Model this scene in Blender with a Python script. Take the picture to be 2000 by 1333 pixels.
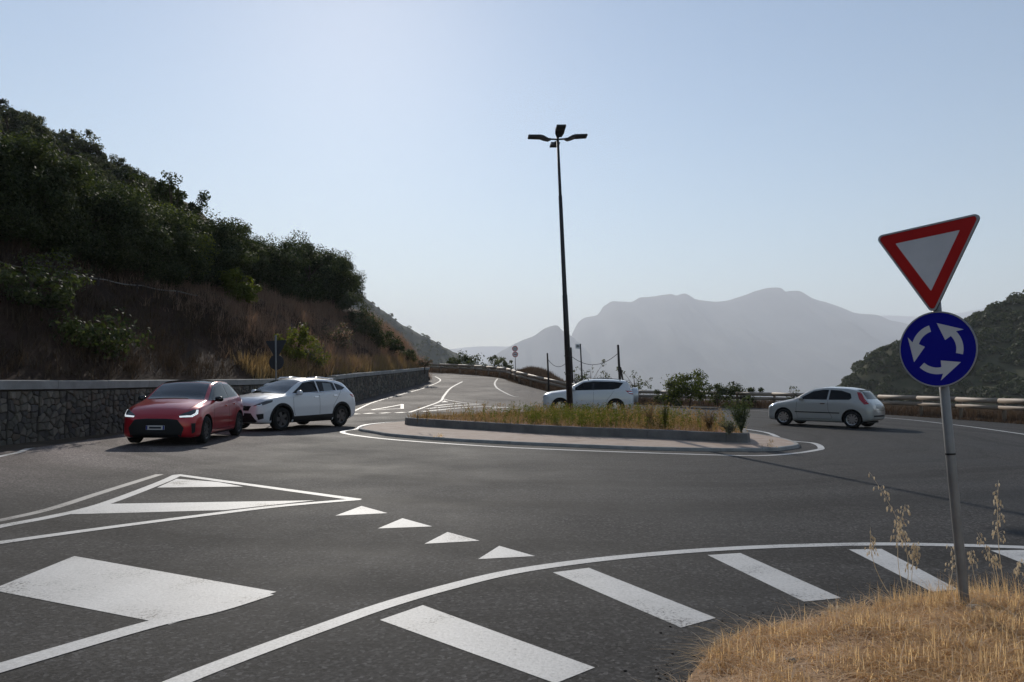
import bpy, bmesh, math, random
import numpy as np
from mathutils import Vector, Matrix
from mathutils.bvhtree import BVHTree
from mathutils.geometry import delaunay_2d_cdt

random.seed(7)
RNG = np.random.default_rng(11)
SC = bpy.context.scene
COL = SC.collection
for _o in list(bpy.data.objects):
    bpy.data.objects.remove(_o)

# ------------------------------------------------------------------ camera
CAM_H = 1.5
FPX = 1450.0                      # focal length in pixels of the 2000 px wide photograph
PITCH = math.atan((748.0 - 666.5) / FPX)
ROLL = math.atan(0.010)
cam_d = bpy.data.cameras.new('camera')
cam = bpy.data.objects.new('camera', cam_d)
COL.objects.link(cam)
cam_d.sensor_fit = 'HORIZONTAL'
cam_d.sensor_width = 36.0
cam_d.lens = 36.0 * FPX / 2000.0
cam_d.clip_start = 0.05
cam_d.clip_end = 60000.0
_f = Vector((0, math.cos(PITCH), math.sin(PITCH)))
_r0 = Vector((1, 0, 0))
_u0 = _r0.cross(_f)
# the ground plane's vanishing line drops slightly to the right
C_R = (_r0 * math.cos(ROLL) + _u0 * math.sin(ROLL)).normalized()
C_U = C_R.cross(_f).normalized()
C_F = _f
cam.matrix_world = Matrix(((C_R.x, C_U.x, -C_F.x, 0), (C_R.y, C_U.y, -C_F.y, 0),
                           (C_R.z, C_U.z, -C_F.z, CAM_H), (0, 0, 0, 1)))
SC.camera = cam

# ------------------------------------------------------------------ sun, sky, exposure
SUN_AZ = math.radians(-12.5)      # left of straight ahead
SUN_EL = math.radians(27.6)
sun_dir = Vector((math.sin(SUN_AZ) * math.cos(SUN_EL), math.cos(SUN_AZ) * math.cos(SUN_EL), math.sin(SUN_EL)))
sun_d = bpy.data.lights.new('sun', 'SUN')
sun_d.energy = 4.6
sun_d.angle = math.radians(0.5)
sun_d.color = (1.0, 0.93, 0.83)
sun = bpy.data.objects.new('sun', sun_d)
COL.objects.link(sun)
sun.rotation_euler = (-sun_dir).to_track_quat('-Z', 'Y').to_euler()
sun.location = sun_dir * 300

world = bpy.data.worlds.new('World')
SC.world = world
world.use_nodes = True
wn = world.node_tree
wn.nodes.clear()
_sky = wn.nodes.new('ShaderNodeTexSky')
_sky.sky_type = 'NISHITA'
_sky.sun_disc = False
_sky.sun_elevation = SUN_EL
_sky.sun_rotation = SUN_AZ
_sky.altitude = 100
_sky.air_density = 1.25
_sky.dust_density = 0.17
_sky.ozone_density = 2.0
_bg = wn.nodes.new('ShaderNodeBackground')
_bg.inputs['Strength'].default_value = 0.11
_wo = wn.nodes.new('ShaderNodeOutputWorld')
wn.links.new(_sky.outputs[0], _bg.inputs['Color'])
wn.links.new(_bg.outputs[0], _wo.inputs['Surface'])
SC.view_settings.view_transform = 'Standard'
SC.view_settings.look = 'None'
SC.view_settings.exposure = 0.0
SC.view_settings.gamma = 1.0
SC.view_settings.use_curve_mapping = False
SC.cycles.volume_bounces = 1
SC.cycles.max_bounces = 6
SC.cycles.diffuse_bounces = 3
SC.cycles.transparent_max_bounces = 8

# true vertical of the place (the junction itself lies on a slope)
_v = Vector((393 - 1000, 666.5 + 14500, 0)) / FPX
UP = (C_R * _v.x + C_U * _v.y + C_F).normalized()

# ------------------------------------------------------------------ terrain functions
def sstep(a, b, x):
    t = np.clip((np.asarray(x, float) - a) / (b - a), 0, 1)
    return t * t * (3 - 2 * t)

def zroad(X, Y):
    X = np.asarray(X, float); Y = np.asarray(Y, float)
    r = 0.055 * 3.0 * np.logaddexp(0, (Y - 37.0) / 3.0) - 0.055 * 3.0 * np.logaddexp(0, (Y - 100.0) / 3.0)
    return r * (1 - sstep(-1.0, 9.0, X))

def ray(px, py):
    return (C_F + C_R * ((px - 1000.0) / FPX) + C_U * ((666.5 - py) / FPX))

def G(px, py, dz=0.0):
    """road-surface point seen at a place of the photograph (plus height dz)"""
    d = ray(px, py)
    lo, hi = 1.0, None
    t = 1.0
    while t < 140:
        p = d * t
        if p.z + CAM_H < float(zroad(p.x, p.y)) + dz:
            hi = t
            break
        lo = t
        t += 0.25
    if hi is None:
        hi = lo = 100.0
    for _ in range(30):
        m = (lo + hi) / 2
        p = d * m
        if p.z + CAM_H < float(zroad(p.x, p.y)) + dz: hi = m
        else: lo = m
    p = d * hi
    return Vector((p.x, p.y, p.z + CAM_H))

def at_depth(px, py, Y):
    d = ray(px, py)
    p = d * (Y / d.y)
    return Vector((p.x, p.y, p.z + CAM_H))

# ------------------------------------------------------------------ object helpers
def tag(o, label=None, cat=None, group=None, kind=None):
    if label: o['label'] = label
    if cat: o['category'] = cat
    if group: o['group'] = group
    if kind: o['kind'] = kind
    return o

def link(o, parent=None):
    COL.objects.link(o)
    if parent is not None: o.parent = parent
    return o

def empty(name, loc=(0, 0, 0), rot=None):
    o = bpy.data.objects.new(name, None)
    o.empty_display_size = 0.3
    o.location = loc
    if rot is not None: o.rotation_euler = rot
    return link(o)

def mesh_obj(name, me, mat=None, parent=None):
    o = bpy.data.objects.new(name, me)
    if mat is not None and len(me.materials) == 0: me.materials.append(mat)
    return link(o, parent)

def pydata(name, verts, faces, mat=None, smooth=False):
    me = bpy.data.meshes.new(name)
    me.from_pydata([tuple(v) for v in verts], [], [tuple(f) for f in faces])
    if smooth: me.polygons.foreach_set('use_smooth', [True] * len(me.polygons))
    if mat is not None: me.materials.append(mat)
    me.update()
    return me

def np_mesh(name, V, F, mat=None, smooth=False):
    """V (n,3), F (m,k) all faces with k corners"""
    V = np.asarray(V, np.float32); F = np.asarray(F, np.int32)
    me = bpy.data.meshes.new(name)
    me.vertices.add(len(V)); me.vertices.foreach_set('co', V.ravel())
    k = F.shape[1]
    me.loops.add(F.size); me.loops.foreach_set('vertex_index', F.ravel())
    me.polygons.add(len(F))
    me.polygons.foreach_set('loop_start', np.arange(0, F.size, k, dtype=np.int32))
    if smooth: me.polygons.foreach_set('use_smooth', np.ones(len(F), dtype=bool))
    if mat is not None: me.materials.append(mat)
    me.update(calc_edges=True)
    me.validate()
    return me

class MB:
    """collects simple shapes into one mesh"""
    def __init__(s): s.v = []; s.f = []
    def add(s, vs, fs):
        b = len(s.v); s.v += [tuple(x) for x in vs]; s.f += [tuple(i + b for i in f) for f in fs]
    def box(s, c, size, axes=None):
        c = Vector(c); hx, hy, hz = [q / 2 for q in size]
        ax = axes or (Vector((1, 0, 0)), Vector((0, 1, 0)), Vector((0, 0, 1)))
        vs = [c + ax[0] * (sx * hx) + ax[1] * (sy * hy) + ax[2] * (sz * hz) for sz in (-1, 1) for sy in (-1, 1) for sx in (-1, 1)]
        s.add(vs, [(0, 2, 3, 1), (4, 5, 7, 6), (0, 1, 5, 4), (2, 6, 7, 3), (0, 4, 6, 2), (1, 3, 7, 5)])
    def tube(s, pts, radii, n=8, caps=True):
        pts = [Vector(p) for p in pts]
        if not hasattr(radii, '__len__'): radii = [radii] * len(pts)
        rings = []
        for i, p in enumerate(pts):
            t = (pts[min(i + 1, len(pts) - 1)] - pts[max(i - 1, 0)]).normalized()
            a = Vector((0, 0, 1)) if abs(t.z) < 0.9 else Vector((1, 0, 0))
            x = t.cross(a).normalized(); y = t.cross(x)
            rings.append([p + (x * math.cos(2 * math.pi * k / n) + y * math.sin(2 * math.pi * k / n)) * radii[i] for k in range(n)])
        vs = [v for r in rings for v in r]
        fs = []
        for i in range(len(rings) - 1):
            for k in range(n):
                a, b = i * n + k, i * n + (k + 1) % n
                fs.append((a, b, b + n, a + n))
        if caps:
            fs.append(tuple(reversed(range(n)))); fs.append(tuple((len(rings) - 1) * n + k for k in range(n)))
        s.add(vs, fs)
    def prism(s, poly, origin, ux, uy, un, thick):
        """flat polygon (2D list) with thickness along un"""
        o = Vector(origin); n = len(poly)
        a = [o + ux * p[0] + uy * p[1] for p in poly]; b = [q + un * thick for q in a]
        s.add(a + b, [tuple(reversed(range(n))), tuple(range(n, 2 * n))] + [(i, (i + 1) % n, n + (i + 1) % n, n + i) for i in range(n)])
    def build(s, name, mat, parent=None, smooth=False):
        me = pydata(name, s.v, s.f, mat, smooth)
        bm = bmesh.new(); bm.from_mesh(me); bmesh.ops.recalc_face_normals(bm, faces=bm.faces); bm.to_mesh(me); bm.free()
        return mesh_obj(name, me, None, parent)

def pchip(xs, ys, x):
    xs = np.asarray(xs, float); ys = np.asarray(ys, float); x = np.asarray(x, float)
    if xs[0] > xs[-1]: xs = xs[::-1]; ys = ys[::-1]
    h = np.diff(xs); d = np.diff(ys) / h
    m = np.zeros_like(ys)
    for i in range(1, len(xs) - 1):
        if d[i - 1] * d[i] > 0:
            w1 = 2 * h[i] + h[i - 1]; w2 = h[i] + 2 * h[i - 1]
            m[i] = (w1 + w2) / (w1 / d[i - 1] + w2 / d[i])
    m[0] = d[0]; m[-1] = d[-1]
    i = np.clip(np.searchsorted(xs, x) - 1, 0, len(h) - 1)
    t = np.clip((x - xs[i]) / h[i], 0, 1)
    return ((2 * t**3 - 3 * t**2 + 1) * ys[i] + (t**3 - 2 * t**2 + t) * h[i] * m[i]
            + (-2 * t**3 + 3 * t**2) * ys[i + 1] + (t**3 - t**2) * h[i] * m[i + 1])

def catmull(pts, per=8, closed=False):
    P = [Vector(p) for p in pts]; n = len(P); out = []
    rng = range(n) if closed else range(n - 1)
    for i in rng:
        if closed: p0, p1, p2, p3 = P[(i - 1) % n], P[i], P[(i + 1) % n], P[(i + 2) % n]
        else: p0, p1, p2, p3 = P[max(i - 1, 0)], P[i], P[i + 1], P[min(i + 2, n - 1)]
        for k in range(per):
            t = k / per
            out.append(0.5 * ((2 * p1) + (p2 - p0) * t + (2 * p0 - 5 * p1 + 4 * p2 - p3) * t * t + (3 * p1 - p0 - 3 * p2 + p3) * t**3))
    if not closed: out.append(P[-1])
    return out

def vnoise(x, y, seed=0):
    """smooth value noise, arrays"""
    x = np.asarray(x, float); y = np.asarray(y, float)
    xi = np.floor(x).astype(np.int64); yi = np.floor(y).astype(np.int64)
    fx = x - xi; fy = y - yi
    fx = fx * fx * (3 - 2 * fx); fy = fy * fy * (3 - 2 * fy)
    def h(a, b):
        n = (a * 374761393 + b * 668265263 + seed * 1274126177) & 0x7fffffff
        n = ((n ^ (n >> 13)) * 1274126177) & 0x7fffffff
        return ((n ^ (n >> 16)) & 0xffff) / 65535.0
    return (h(xi, yi) * (1 - fx) * (1 - fy) + h(xi + 1, yi) * fx * (1 - fy) + h(xi, yi + 1) * (1 - fx) * fy + h(xi + 1, yi + 1) * fx * fy)

def fbm(x, y, oct=4, seed=0):
    s = 0; a = 0.5; t = 0
    for o in range(oct):
        s = s + a * vnoise(np.asarray(x) * 2**o, np.asarray(y) * 2**o, seed + o); t += a; a *= 0.5
    return s / t

# ------------------------------------------------------------------ materials
def new_mat(name):
    m = bpy.data.materials.new(name); m.use_nodes = True
    nt = m.node_tree; nt.nodes.clear()
    out = nt.nodes.new('ShaderNodeOutputMaterial')
    return m, nt, out

def N(nt, typ, **kw):
    n = nt.nodes.new(typ)
    for k, v in kw.items():
        if k.startswith('i_'):
            key = k[2:].replace('_', ' ')
            n.inputs[key].default_value = v
        else: setattr(n, k, v)
    return n

def ramp(nt, stops, src=None, interp='LINEAR'):
    r = nt.nodes.new('ShaderNodeValToRGB'); r.color_ramp.interpolation = interp
    e = r.color_ramp.elements
    while len(e) < len(stops): e.new(0.5)
    for q, (p, c) in zip(e, stops):
        q.position = p; q.color = (c, c, c, 1) if not hasattr(c, '__len__') else (*c, 1)
    if src is not None: nt.links.new(src, r.inputs[0])
    return r

def surf(name, c1, c2=None, scale=4.0, rough=0.8, spec=0.3, metal=0.0, bump=0.0, bscale=60.0, detail=6, coat=0.0, coat_rough=0.03, coord='Object', rvar=0.0):
    m, nt, out = new_mat(name)
    p = N(nt, 'ShaderNodeBsdfPrincipled'); nt.links.new(p.outputs[0], out.inputs[0])
    p.inputs['Roughness'].default_value = rough; p.inputs['Metallic'].default_value = metal
    p.inputs['Specular IOR Level'].default_value = spec
    p.inputs['Coat Weight'].default_value = coat; p.inputs['Coat Roughness'].default_value = coat_rough
    tc = N(nt, 'ShaderNodeTexCoord')
    if c2 is None: p.inputs['Base Color'].default_value = (*c1, 1)
    else:
        no = N(nt, 'ShaderNodeTexNoise', i_Scale=scale, i_Detail=detail, i_Roughness=0.65)
        nt.links.new(tc.outputs[coord], no.inputs['Vector'])
        r = ramp(nt, [(0.3, c1), (0.7, c2)], no.outputs['Fac']); nt.links.new(r.outputs[0], p.inputs['Base Color'])
        if rvar:
            rr = ramp(nt, [(0.3, rough - rvar), (0.7, rough + rvar)], no.outputs['Fac']); nt.links.new(rr.outputs[0], p.inputs['Roughness'])
    if bump:
        nb = N(nt, 'ShaderNodeTexNoise', i_Scale=bscale, i_Detail=4.0)
        nt.links.new(tc.outputs[coord], nb.inputs['Vector'])
        b = N(nt, 'ShaderNodeBump', i_Strength=bump, i_Distance=0.02)
        nt.links.new(nb.outputs['Fac'], b.inputs['Height']); nt.links.new(b.outputs[0], p.inputs['Normal'])
    return m

def leafmat(name, c1, c2, trans=0.3, rough=0.65, spec=0.1, tcol=None):
    """leaves and blades: colour varies from leaf to leaf, light passes through"""
    m, nt, out = new_mat(name)
    g = N(nt, 'ShaderNodeNewGeometry'); oi = N(nt, 'ShaderNodeObjectInfo')
    add = N(nt, 'ShaderNodeMath', operation='MULTIPLY_ADD'); nt.links.new(oi.outputs['Random'], add.inputs[0]); add.inputs[1].default_value = 0.35
    mu = N(nt, 'ShaderNodeMath', operation='MULTIPLY'); nt.links.new(g.outputs['Random Per Island'], mu.inputs[0]); mu.inputs[1].default_value = 0.65
    nt.links.new(mu.outputs[0], add.inputs[2])
    r = ramp(nt, [(0.0, c1), (1.0, c2)], add.outputs[0])
    p = N(nt, 'ShaderNodeBsdfPrincipled'); p.inputs['Roughness'].default_value = rough; p.inputs['Specular IOR Level'].default_value = spec
    nt.links.new(r.outputs[0], p.inputs['Base Color'])
    t = N(nt, 'ShaderNodeBsdfTranslucent')
    mixc = N(nt, 'ShaderNodeMixRGB', blend_type='MULTIPLY'); mixc.inputs[0].default_value = 1.0
    nt.links.new(r.outputs[0], mixc.inputs[1]); mixc.inputs[2].default_value = (*(tcol or (1.6, 1.7, 0.7)), 1)
    nt.links.new(mixc.outputs[0], t.inputs['Color'])
    mx = N(nt, 'ShaderNodeMixShader'); mx.inputs[0].default_value = trans
    nt.links.new(p.outputs[0], mx.inputs[1]); nt.links.new(t.outputs[0], mx.inputs[2]); nt.links.new(mx.outputs[0], out.inputs[0])
    return m

def asphalt(name, dark, light, centre=None, rough=0.8):
    m, nt, out = new_mat(name)
    p = N(nt, 'ShaderNodeBsdfPrincipled'); nt.links.new(p.outputs[0], out.inputs[0])
    g = N(nt, 'ShaderNodeNewGeometry')
    ag = N(nt, 'ShaderNodeTexVoronoi', i_Scale=46.0); nt.links.new(g.outputs['Position'], ag.inputs['Vector'])
    fine = N(nt, 'ShaderNodeTexNoise', i_Scale=38.0, i_Detail=5.0, i_Roughness=0.75); nt.links.new(g.outputs['Position'], fine.inputs['Vector'])
    big = N(nt, 'ShaderNodeTexNoise', i_Scale=0.35, i_Detail=6.0, i_Roughness=0.6); nt.links.new(g.outputs['Position'], big.inputs['Vector'])
    # single pale and dark chippings
    rs = ramp(nt, [(0.25, 0.35), (0.44, 0.75), (0.56, 1.0), (0.66, 1.45), (0.8, 2.6)], fine.outputs['Fac'])
    base = ramp(nt, [(0.3, dark), (0.72, light)], big.outputs['Fac'])
    mul = N(nt, 'ShaderNodeMixRGB', blend_type='MULTIPLY'); mul.inputs[0].default_value = 1.0
    nt.links.new(base.outputs[0], mul.inputs[1]); nt.links.new(rs.outputs[0], mul.inputs[2])
    ch = N(nt, 'ShaderNodeMixRGB', blend_type='MULTIPLY'); ch.inputs[0].default_value = 1.0
    rv = ramp(nt, [(0.1, 0.45), (0.45, 0.85), (0.7, 1.2), (0.9, 2.3)], ag.outputs['Color'])
    nt.links.new(mul.outputs[0], ch.inputs[1]); nt.links.new(rv.outputs[0], ch.inputs[2])
    last = ch.outputs[0]
    if centre is not None:
        # rubber laid down by wheels running round the island, with ragged edges
        sub = N(nt, 'ShaderNodeVectorMath', operation='SUBTRACT'); nt.links.new(g.outputs['Position'], sub.inputs[0]); sub.inputs[1].default_value = (*centre, 0)
        ln = N(nt, 'ShaderNodeVectorMath', operation='LENGTH'); nt.links.new(sub.outputs[0], ln.inputs[0])
        sc = N(nt, 'ShaderNodeVectorMath', operation='MULTIPLY'); nt.links.new(g.outputs['Position'], sc.inputs[0]); sc.inputs[1].default_value = (0.22, 0.22, 1)
        wob = N(nt, 'ShaderNodeTexNoise', i_Scale=1.0, i_Detail=4.0); nt.links.new(sc.outputs[0], wob.inputs['Vector'])
        md = N(nt, 'ShaderNodeMath', operation='MULTIPLY_ADD'); nt.links.new(wob.outputs['Fac'], md.inputs[0]); md.inputs[1].default_value = 2.6; nt.links.new(ln.outputs['Value'], md.inputs[2])
        dv = N(nt, 'ShaderNodeMath', operation='MULTIPLY'); nt.links.new(md.outputs[0], dv.inputs[0]); dv.inputs[1].default_value = 0.9
        n1 = N(nt, 'ShaderNodeTexNoise', noise_dimensions='1D', i_Detail=5.0, i_Roughness=0.65, i_Scale=1.0); nt.links.new(dv.outputs[0], n1.inputs['W'])
        rt = ramp(nt, [(0.32, 0.55), (0.5, 1.0), (0.68, 1.28)], n1.outputs['Fac'])
        mt = N(nt, 'ShaderNodeMixRGB', blend_type='MULTIPLY'); mt.inputs[0].default_value = 0.8
        nt.links.new(last, mt.inputs[1]); nt.links.new(rt.outputs[0], mt.inputs[2]); last = mt.outputs[0]
    cn = N(nt, 'ShaderNodeTexNoise', i_Scale=1.3, i_Detail=6.0, i_Roughness=0.7); nt.links.new(g.outputs['Position'], cn.inputs['Vector'])
    cm = N(nt, 'ShaderNodeMixRGB', blend_type='LINEAR_LIGHT'); cm.inputs[0].default_value = 0.5; nt.links.new(g.outputs['Position'], cm.inputs[1]); nt.links.new(cn.outputs['Color'], cm.inputs[2])
    ck = N(nt, 'ShaderNodeTexVoronoi', feature='DISTANCE_TO_EDGE', i_Scale=0.21); nt.links.new(cm.outputs[0], ck.inputs['Vector'])
    cr_ = ramp(nt, [(0.0015, 0.45), (0.005, 1.0)], ck.outputs['Distance'])
    gate = ramp(nt, [(0.5, 0.0), (0.56, 1.0)], big.outputs['Fac'])
    cmul = N(nt, 'ShaderNodeMixRGB', blend_type='MULTIPLY'); nt.links.new(gate.outputs[0], cmul.inputs[0]); nt.links.new(last, cmul.inputs[1]); nt.links.new(cr_.outputs[0], cmul.inputs[2]); last = cmul.outputs[0]
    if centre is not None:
        # warm sun glare on the left-hand lane by the wall, painted as paler asphalt
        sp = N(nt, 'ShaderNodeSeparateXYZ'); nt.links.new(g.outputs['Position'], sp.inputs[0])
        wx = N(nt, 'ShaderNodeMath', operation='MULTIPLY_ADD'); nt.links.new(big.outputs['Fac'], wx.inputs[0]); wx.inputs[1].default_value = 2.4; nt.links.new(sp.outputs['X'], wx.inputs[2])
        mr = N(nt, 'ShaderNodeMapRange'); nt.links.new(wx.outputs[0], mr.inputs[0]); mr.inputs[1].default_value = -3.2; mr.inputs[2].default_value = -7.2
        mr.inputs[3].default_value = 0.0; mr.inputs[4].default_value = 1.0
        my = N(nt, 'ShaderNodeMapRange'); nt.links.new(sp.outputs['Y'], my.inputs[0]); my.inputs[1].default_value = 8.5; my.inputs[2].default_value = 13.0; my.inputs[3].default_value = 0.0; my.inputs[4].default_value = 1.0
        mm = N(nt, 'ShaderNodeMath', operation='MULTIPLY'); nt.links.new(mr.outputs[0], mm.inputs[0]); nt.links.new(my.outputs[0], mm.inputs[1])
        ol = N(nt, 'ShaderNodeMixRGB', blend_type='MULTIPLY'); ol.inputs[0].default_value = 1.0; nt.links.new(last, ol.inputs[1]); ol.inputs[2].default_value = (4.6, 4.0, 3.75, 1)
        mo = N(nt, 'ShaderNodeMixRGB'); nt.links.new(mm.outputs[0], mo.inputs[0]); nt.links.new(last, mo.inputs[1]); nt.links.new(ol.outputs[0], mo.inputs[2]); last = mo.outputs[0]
    nt.links.new(last, p.inputs['Base Color'])
    rr = ramp(nt, [(0.3, rough - 0.06), (0.7, rough + 0.1)], big.outputs['Fac']); nt.links.new(rr.outputs[0], p.inputs['Roughness'])
    p.inputs['Specular IOR Level'].default_value = 0.14
    b = N(nt, 'ShaderNodeBump', i_Strength=0.6, i_Distance=0.012)
    nt.links.new(fine.outputs['Fac'], b.inputs['Height']); nt.links.new(b.outputs[0], p.inputs['Normal'])
    return m

def paintmat(name, col=(0.5, 0.49, 0.475), under=(0.05, 0.048, 0.048), wear=0.36):
    """road paint: worn through in specks and streaks to the asphalt"""
    m, nt, out = new_mat(name)
    p = N(nt, 'ShaderNodeBsdfPrincipled'); nt.links.new(p.outputs[0], out.inputs[0])
    g = N(nt, 'ShaderNodeNewGeometry')
    a = N(nt, 'ShaderNodeTexNoise', i_Scale=42.0, i_Detail=5.0, i_Roughness=0.8); nt.links.new(g.outputs['Position'], a.inputs['Vector'])
    b = N(nt, 'ShaderNodeTexNoise', i_Scale=1.6, i_Detail=5.0, i_Roughness=0.6); nt.links.new(g.outputs['Position'], b.inputs['Vector'])
    ad = N(nt, 'ShaderNodeMath', operation='MULTIPLY_ADD'); nt.links.new(b.outputs['Fac'], ad.inputs[0]); ad.inputs[1].default_value = 1.1; nt.links.new(a.outputs['Fac'], ad.inputs[2])
    w = ramp(nt, [(wear + 0.12, 1.0), (wear + 0.26, 0.0)], ad.outputs[0])
    tint = ramp(nt, [(0.3, [c * 0.78 for c in col]), (0.65, col)], b.outputs['Fac'])
    mx = N(nt, 'ShaderNodeMixRGB'); nt.links.new(w.outputs[0], mx.inputs[0]); nt.links.new(tint.outputs[0], mx.inputs[1]); mx.inputs[2].default_value = (*under, 1)
    gr = ramp(nt, [(0.3, 0.62), (0.5, 0.95), (0.7, 1.15)], a.outputs['Fac'])
    m2 = N(nt, 'ShaderNodeMixRGB', blend_type='MULTIPLY'); m2.inputs[0].default_value = 1.0; nt.links.new(mx.outputs[0], m2.inputs[1]); nt.links.new(gr.outputs[0], m2.inputs[2])
    nt.links.new(m2.outputs[0], p.inputs['Base Color'])
    p.inputs['Roughness'].default_value = 0.6; p.inputs['Specular IOR Level'].default_value = 0.4
    bp = N(nt, 'ShaderNodeBump', i_Strength=0.35, i_Distance=0.01); nt.links.new(a.outputs['Fac'], bp.inputs['Height']); nt.links.new(bp.outputs[0], p.inputs['Normal'])
    return m

M = {}
CENTRE = (1.4, 24.0)
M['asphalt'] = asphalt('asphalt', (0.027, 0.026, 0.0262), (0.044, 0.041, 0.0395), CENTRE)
M['asphalt_old'] = asphalt('asphalt_old', (0.095, 0.078, 0.07), (0.125, 0.105, 0.094), rough=0.8)
M['paint'] = paintmat('road_paint', wear=0.66)
M['paint_worn'] = paintmat('road_paint_worn', (0.3, 0.28, 0.26), wear=0.73)
M['paint_old'] = paintmat('road_paint_old', (0.4, 0.375, 0.345), under=(0.12, 0.1, 0.09), wear=0.7)
M['concrete'] = surf('concrete', (0.2, 0.195, 0.185), (0.33, 0.32, 0.3), 3.0, 0.85, 0.25, bump=0.3, bscale=90)
M['coping'] = surf('coping', (0.21, 0.207, 0.2), (0.32, 0.314, 0.303), 1.7, 0.85, 0.2, bump=0.25, bscale=70)
M['mortar'] = surf('mortar', (0.035, 0.03, 0.027), (0.075, 0.066, 0.058), 5.0, 0.95, 0.1, bump=0.4, bscale=50)
M['stones'] = [surf('stone%d' % i, c, [min(1, q * 1.55) for q in c], 4.5, 0.9, 0.2, bump=0.6, bscale=28) for i, c in enumerate(
    [(0.085, 0.078, 0.067), (0.115, 0.102, 0.085), (0.07, 0.064, 0.06), (0.15, 0.132, 0.11), (0.1, 0.08, 0.064)])]
M['paver'] = surf('paver', (0.3, 0.215, 0.165), (0.4, 0.32, 0.265), 2.2, 0.85, 0.25, bump=0.3, bscale=60)
M['kerbstone'] = surf('kerbstone', (0.11, 0.107, 0.104), (0.19, 0.184, 0.178), 2.5, 0.85, 0.25, bump=0.3, bscale=80)
M['soil'] = surf('soil', (0.17, 0.075, 0.042), (0.3, 0.17, 0.1), 3.0, 0.95, 0.1, bump=0.8, bscale=30)
M['dry_soil'] = surf('dry_soil', (0.05, 0.038, 0.028), (0.11, 0.085, 0.062), 1.2, 0.95, 0.1, bump=0.8, bscale=20)
M['bank'] = surf('bank_earth', (0.022, 0.014, 0.01), (0.055, 0.033, 0.023), 0.7, 0.95, 0.1, bump=0.8, bscale=6)
M['scrub'] = surf('scrub_ground', (0.045, 0.05, 0.025), (0.09, 0.085, 0.05), 0.15, 0.95, 0.1, bump=0.8, bscale=3)
M['verge'] = surf('verge_earth', (0.24, 0.145, 0.085), (0.42, 0.29, 0.19), 2.5, 0.95, 0.1, bump=0.9, bscale=25)
M['far_hill'] = surf('far_hill', (0.035, 0.045, 0.03), (0.075, 0.08, 0.055), 0.02, 0.95, 0.05)
M['mountain'] = surf('mountain_rock', (0.05, 0.055, 0.05), (0.12, 0.115, 0.1), 0.0012, 0.95, 0.05)
M['plain'] = surf('plain_fields', (0.08, 0.085, 0.06), (0.2, 0.18, 0.14), 0.003, 0.95, 0.05)
M['wood_rail'] = surf('wood_rail', (0.25, 0.195, 0.15), (0.33, 0.268, 0.212), 1.2, 0.6, 0.35, bump=0.3, bscale=20)
M['galv'] = surf('galvanised', (0.17, 0.168, 0.165), (0.25, 0.248, 0.245), 5.0, 0.5, 0.5, metal=0.35, bump=0.05)
M['sign_back'] = surf('sign_back', (0.018, 0.019, 0.026), (0.03, 0.031, 0.038), 4.0, 0.55, 0.3)
M['sign_white'] = surf('sign_white', (0.6, 0.6, 0.61), (0.68, 0.68, 0.69), 5.0, 0.45, 0.4)
M['sign_red'] = surf('sign_red', (0.42, 0.006, 0.005), (0.5, 0.012, 0.008), 5.0, 0.4, 0.4)
M['sign_blue'] = surf('sign_blue', (0.0, 0.0, 0.24), (0.003, 0.006, 0.3), 4.0, 0.4, 0.4)
M['sign_rim'] = surf('sign_rim', (0.5, 0.5, 0.5), None, rough=0.45, metal=0.6)
M['sign_black'] = surf('sign_black', (0.02, 0.02, 0.02), None, rough=0.5)
M['pole_black'] = surf('pole_black', (0.012, 0.012, 0.015), (0.02, 0.02, 0.023), 4.0, 0.4, 0.35)
M['pole_wood'] = surf('pole_wood', (0.035, 0.03, 0.03), (0.06, 0.05, 0.045), 6.0, 0.85, 0.2)
M['cable'] = surf('cable', (0.03, 0.03, 0.035), None, rough=0.6)
M['pipe'] = surf('pipe_grey', (0.16, 0.14, 0.125), (0.24, 0.215, 0.19), 1.5, 0.7, 0.3)
M['bark'] = surf('bark', (0.05, 0.038, 0.03), (0.11, 0.085, 0.065), 6.0, 0.95, 0.1, bump=0.6, bscale=25)
M['leaf_dark'] = leafmat('leaf_dark', (0.012, 0.02, 0.01), (0.05, 0.062, 0.024), 0.3)
M['leaf_olive'] = leafmat('leaf_olive', (0.03, 0.042, 0.022), (0.09, 0.1, 0.055), 0.3)
M['leaf_yellow'] = leafmat('leaf_yellow', (0.045, 0.062, 0.012), (0.13, 0.14, 0.03), 0.45)
M['leaf_grey'] = leafmat('leaf_grey', (0.05, 0.055, 0.042), (0.13, 0.13, 0.1), 0.3)
M['leaf_hill'] = leafmat('leaf_hill', (0.02, 0.03, 0.015), (0.085, 0.095, 0.045), 0.2)
M['straw'] = leafmat('straw', (0.4, 0.25, 0.12), (0.93, 0.72, 0.45), 0.6, tcol=(1.07, 1.0, 0.82))
M['straw_pale'] = leafmat('straw_pale', (0.5, 0.37, 0.24), (0.92, 0.78, 0.6), 0.55, tcol=(1.15, 1.05, 0.88))
M['bank_painted_shade'] = leafmat('bank_painted_shade', (0.035, 0.025, 0.017), (0.1, 0.072, 0.048), 0.25, tcol=(1.15, 1.0, 0.85))  # shade on the near bank, put into a darker blade colour
M['roadside'] = leafmat('roadside_grass', (0.05, 0.036, 0.026), (0.17, 0.125, 0.09), 0.28, tcol=(1.15, 1.0, 0.85))
M['oat'] = leafmat('oat', (0.55, 0.47, 0.35), (0.92, 0.84, 0.7), 0.45, tcol=(1.1, 1.05, 0.95))
M['bank_grass'] = leafmat('bank_grass', (0.17, 0.115, 0.085), (0.4, 0.29, 0.22), 0.4, tcol=(1.2, 1.0, 0.82))
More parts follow.
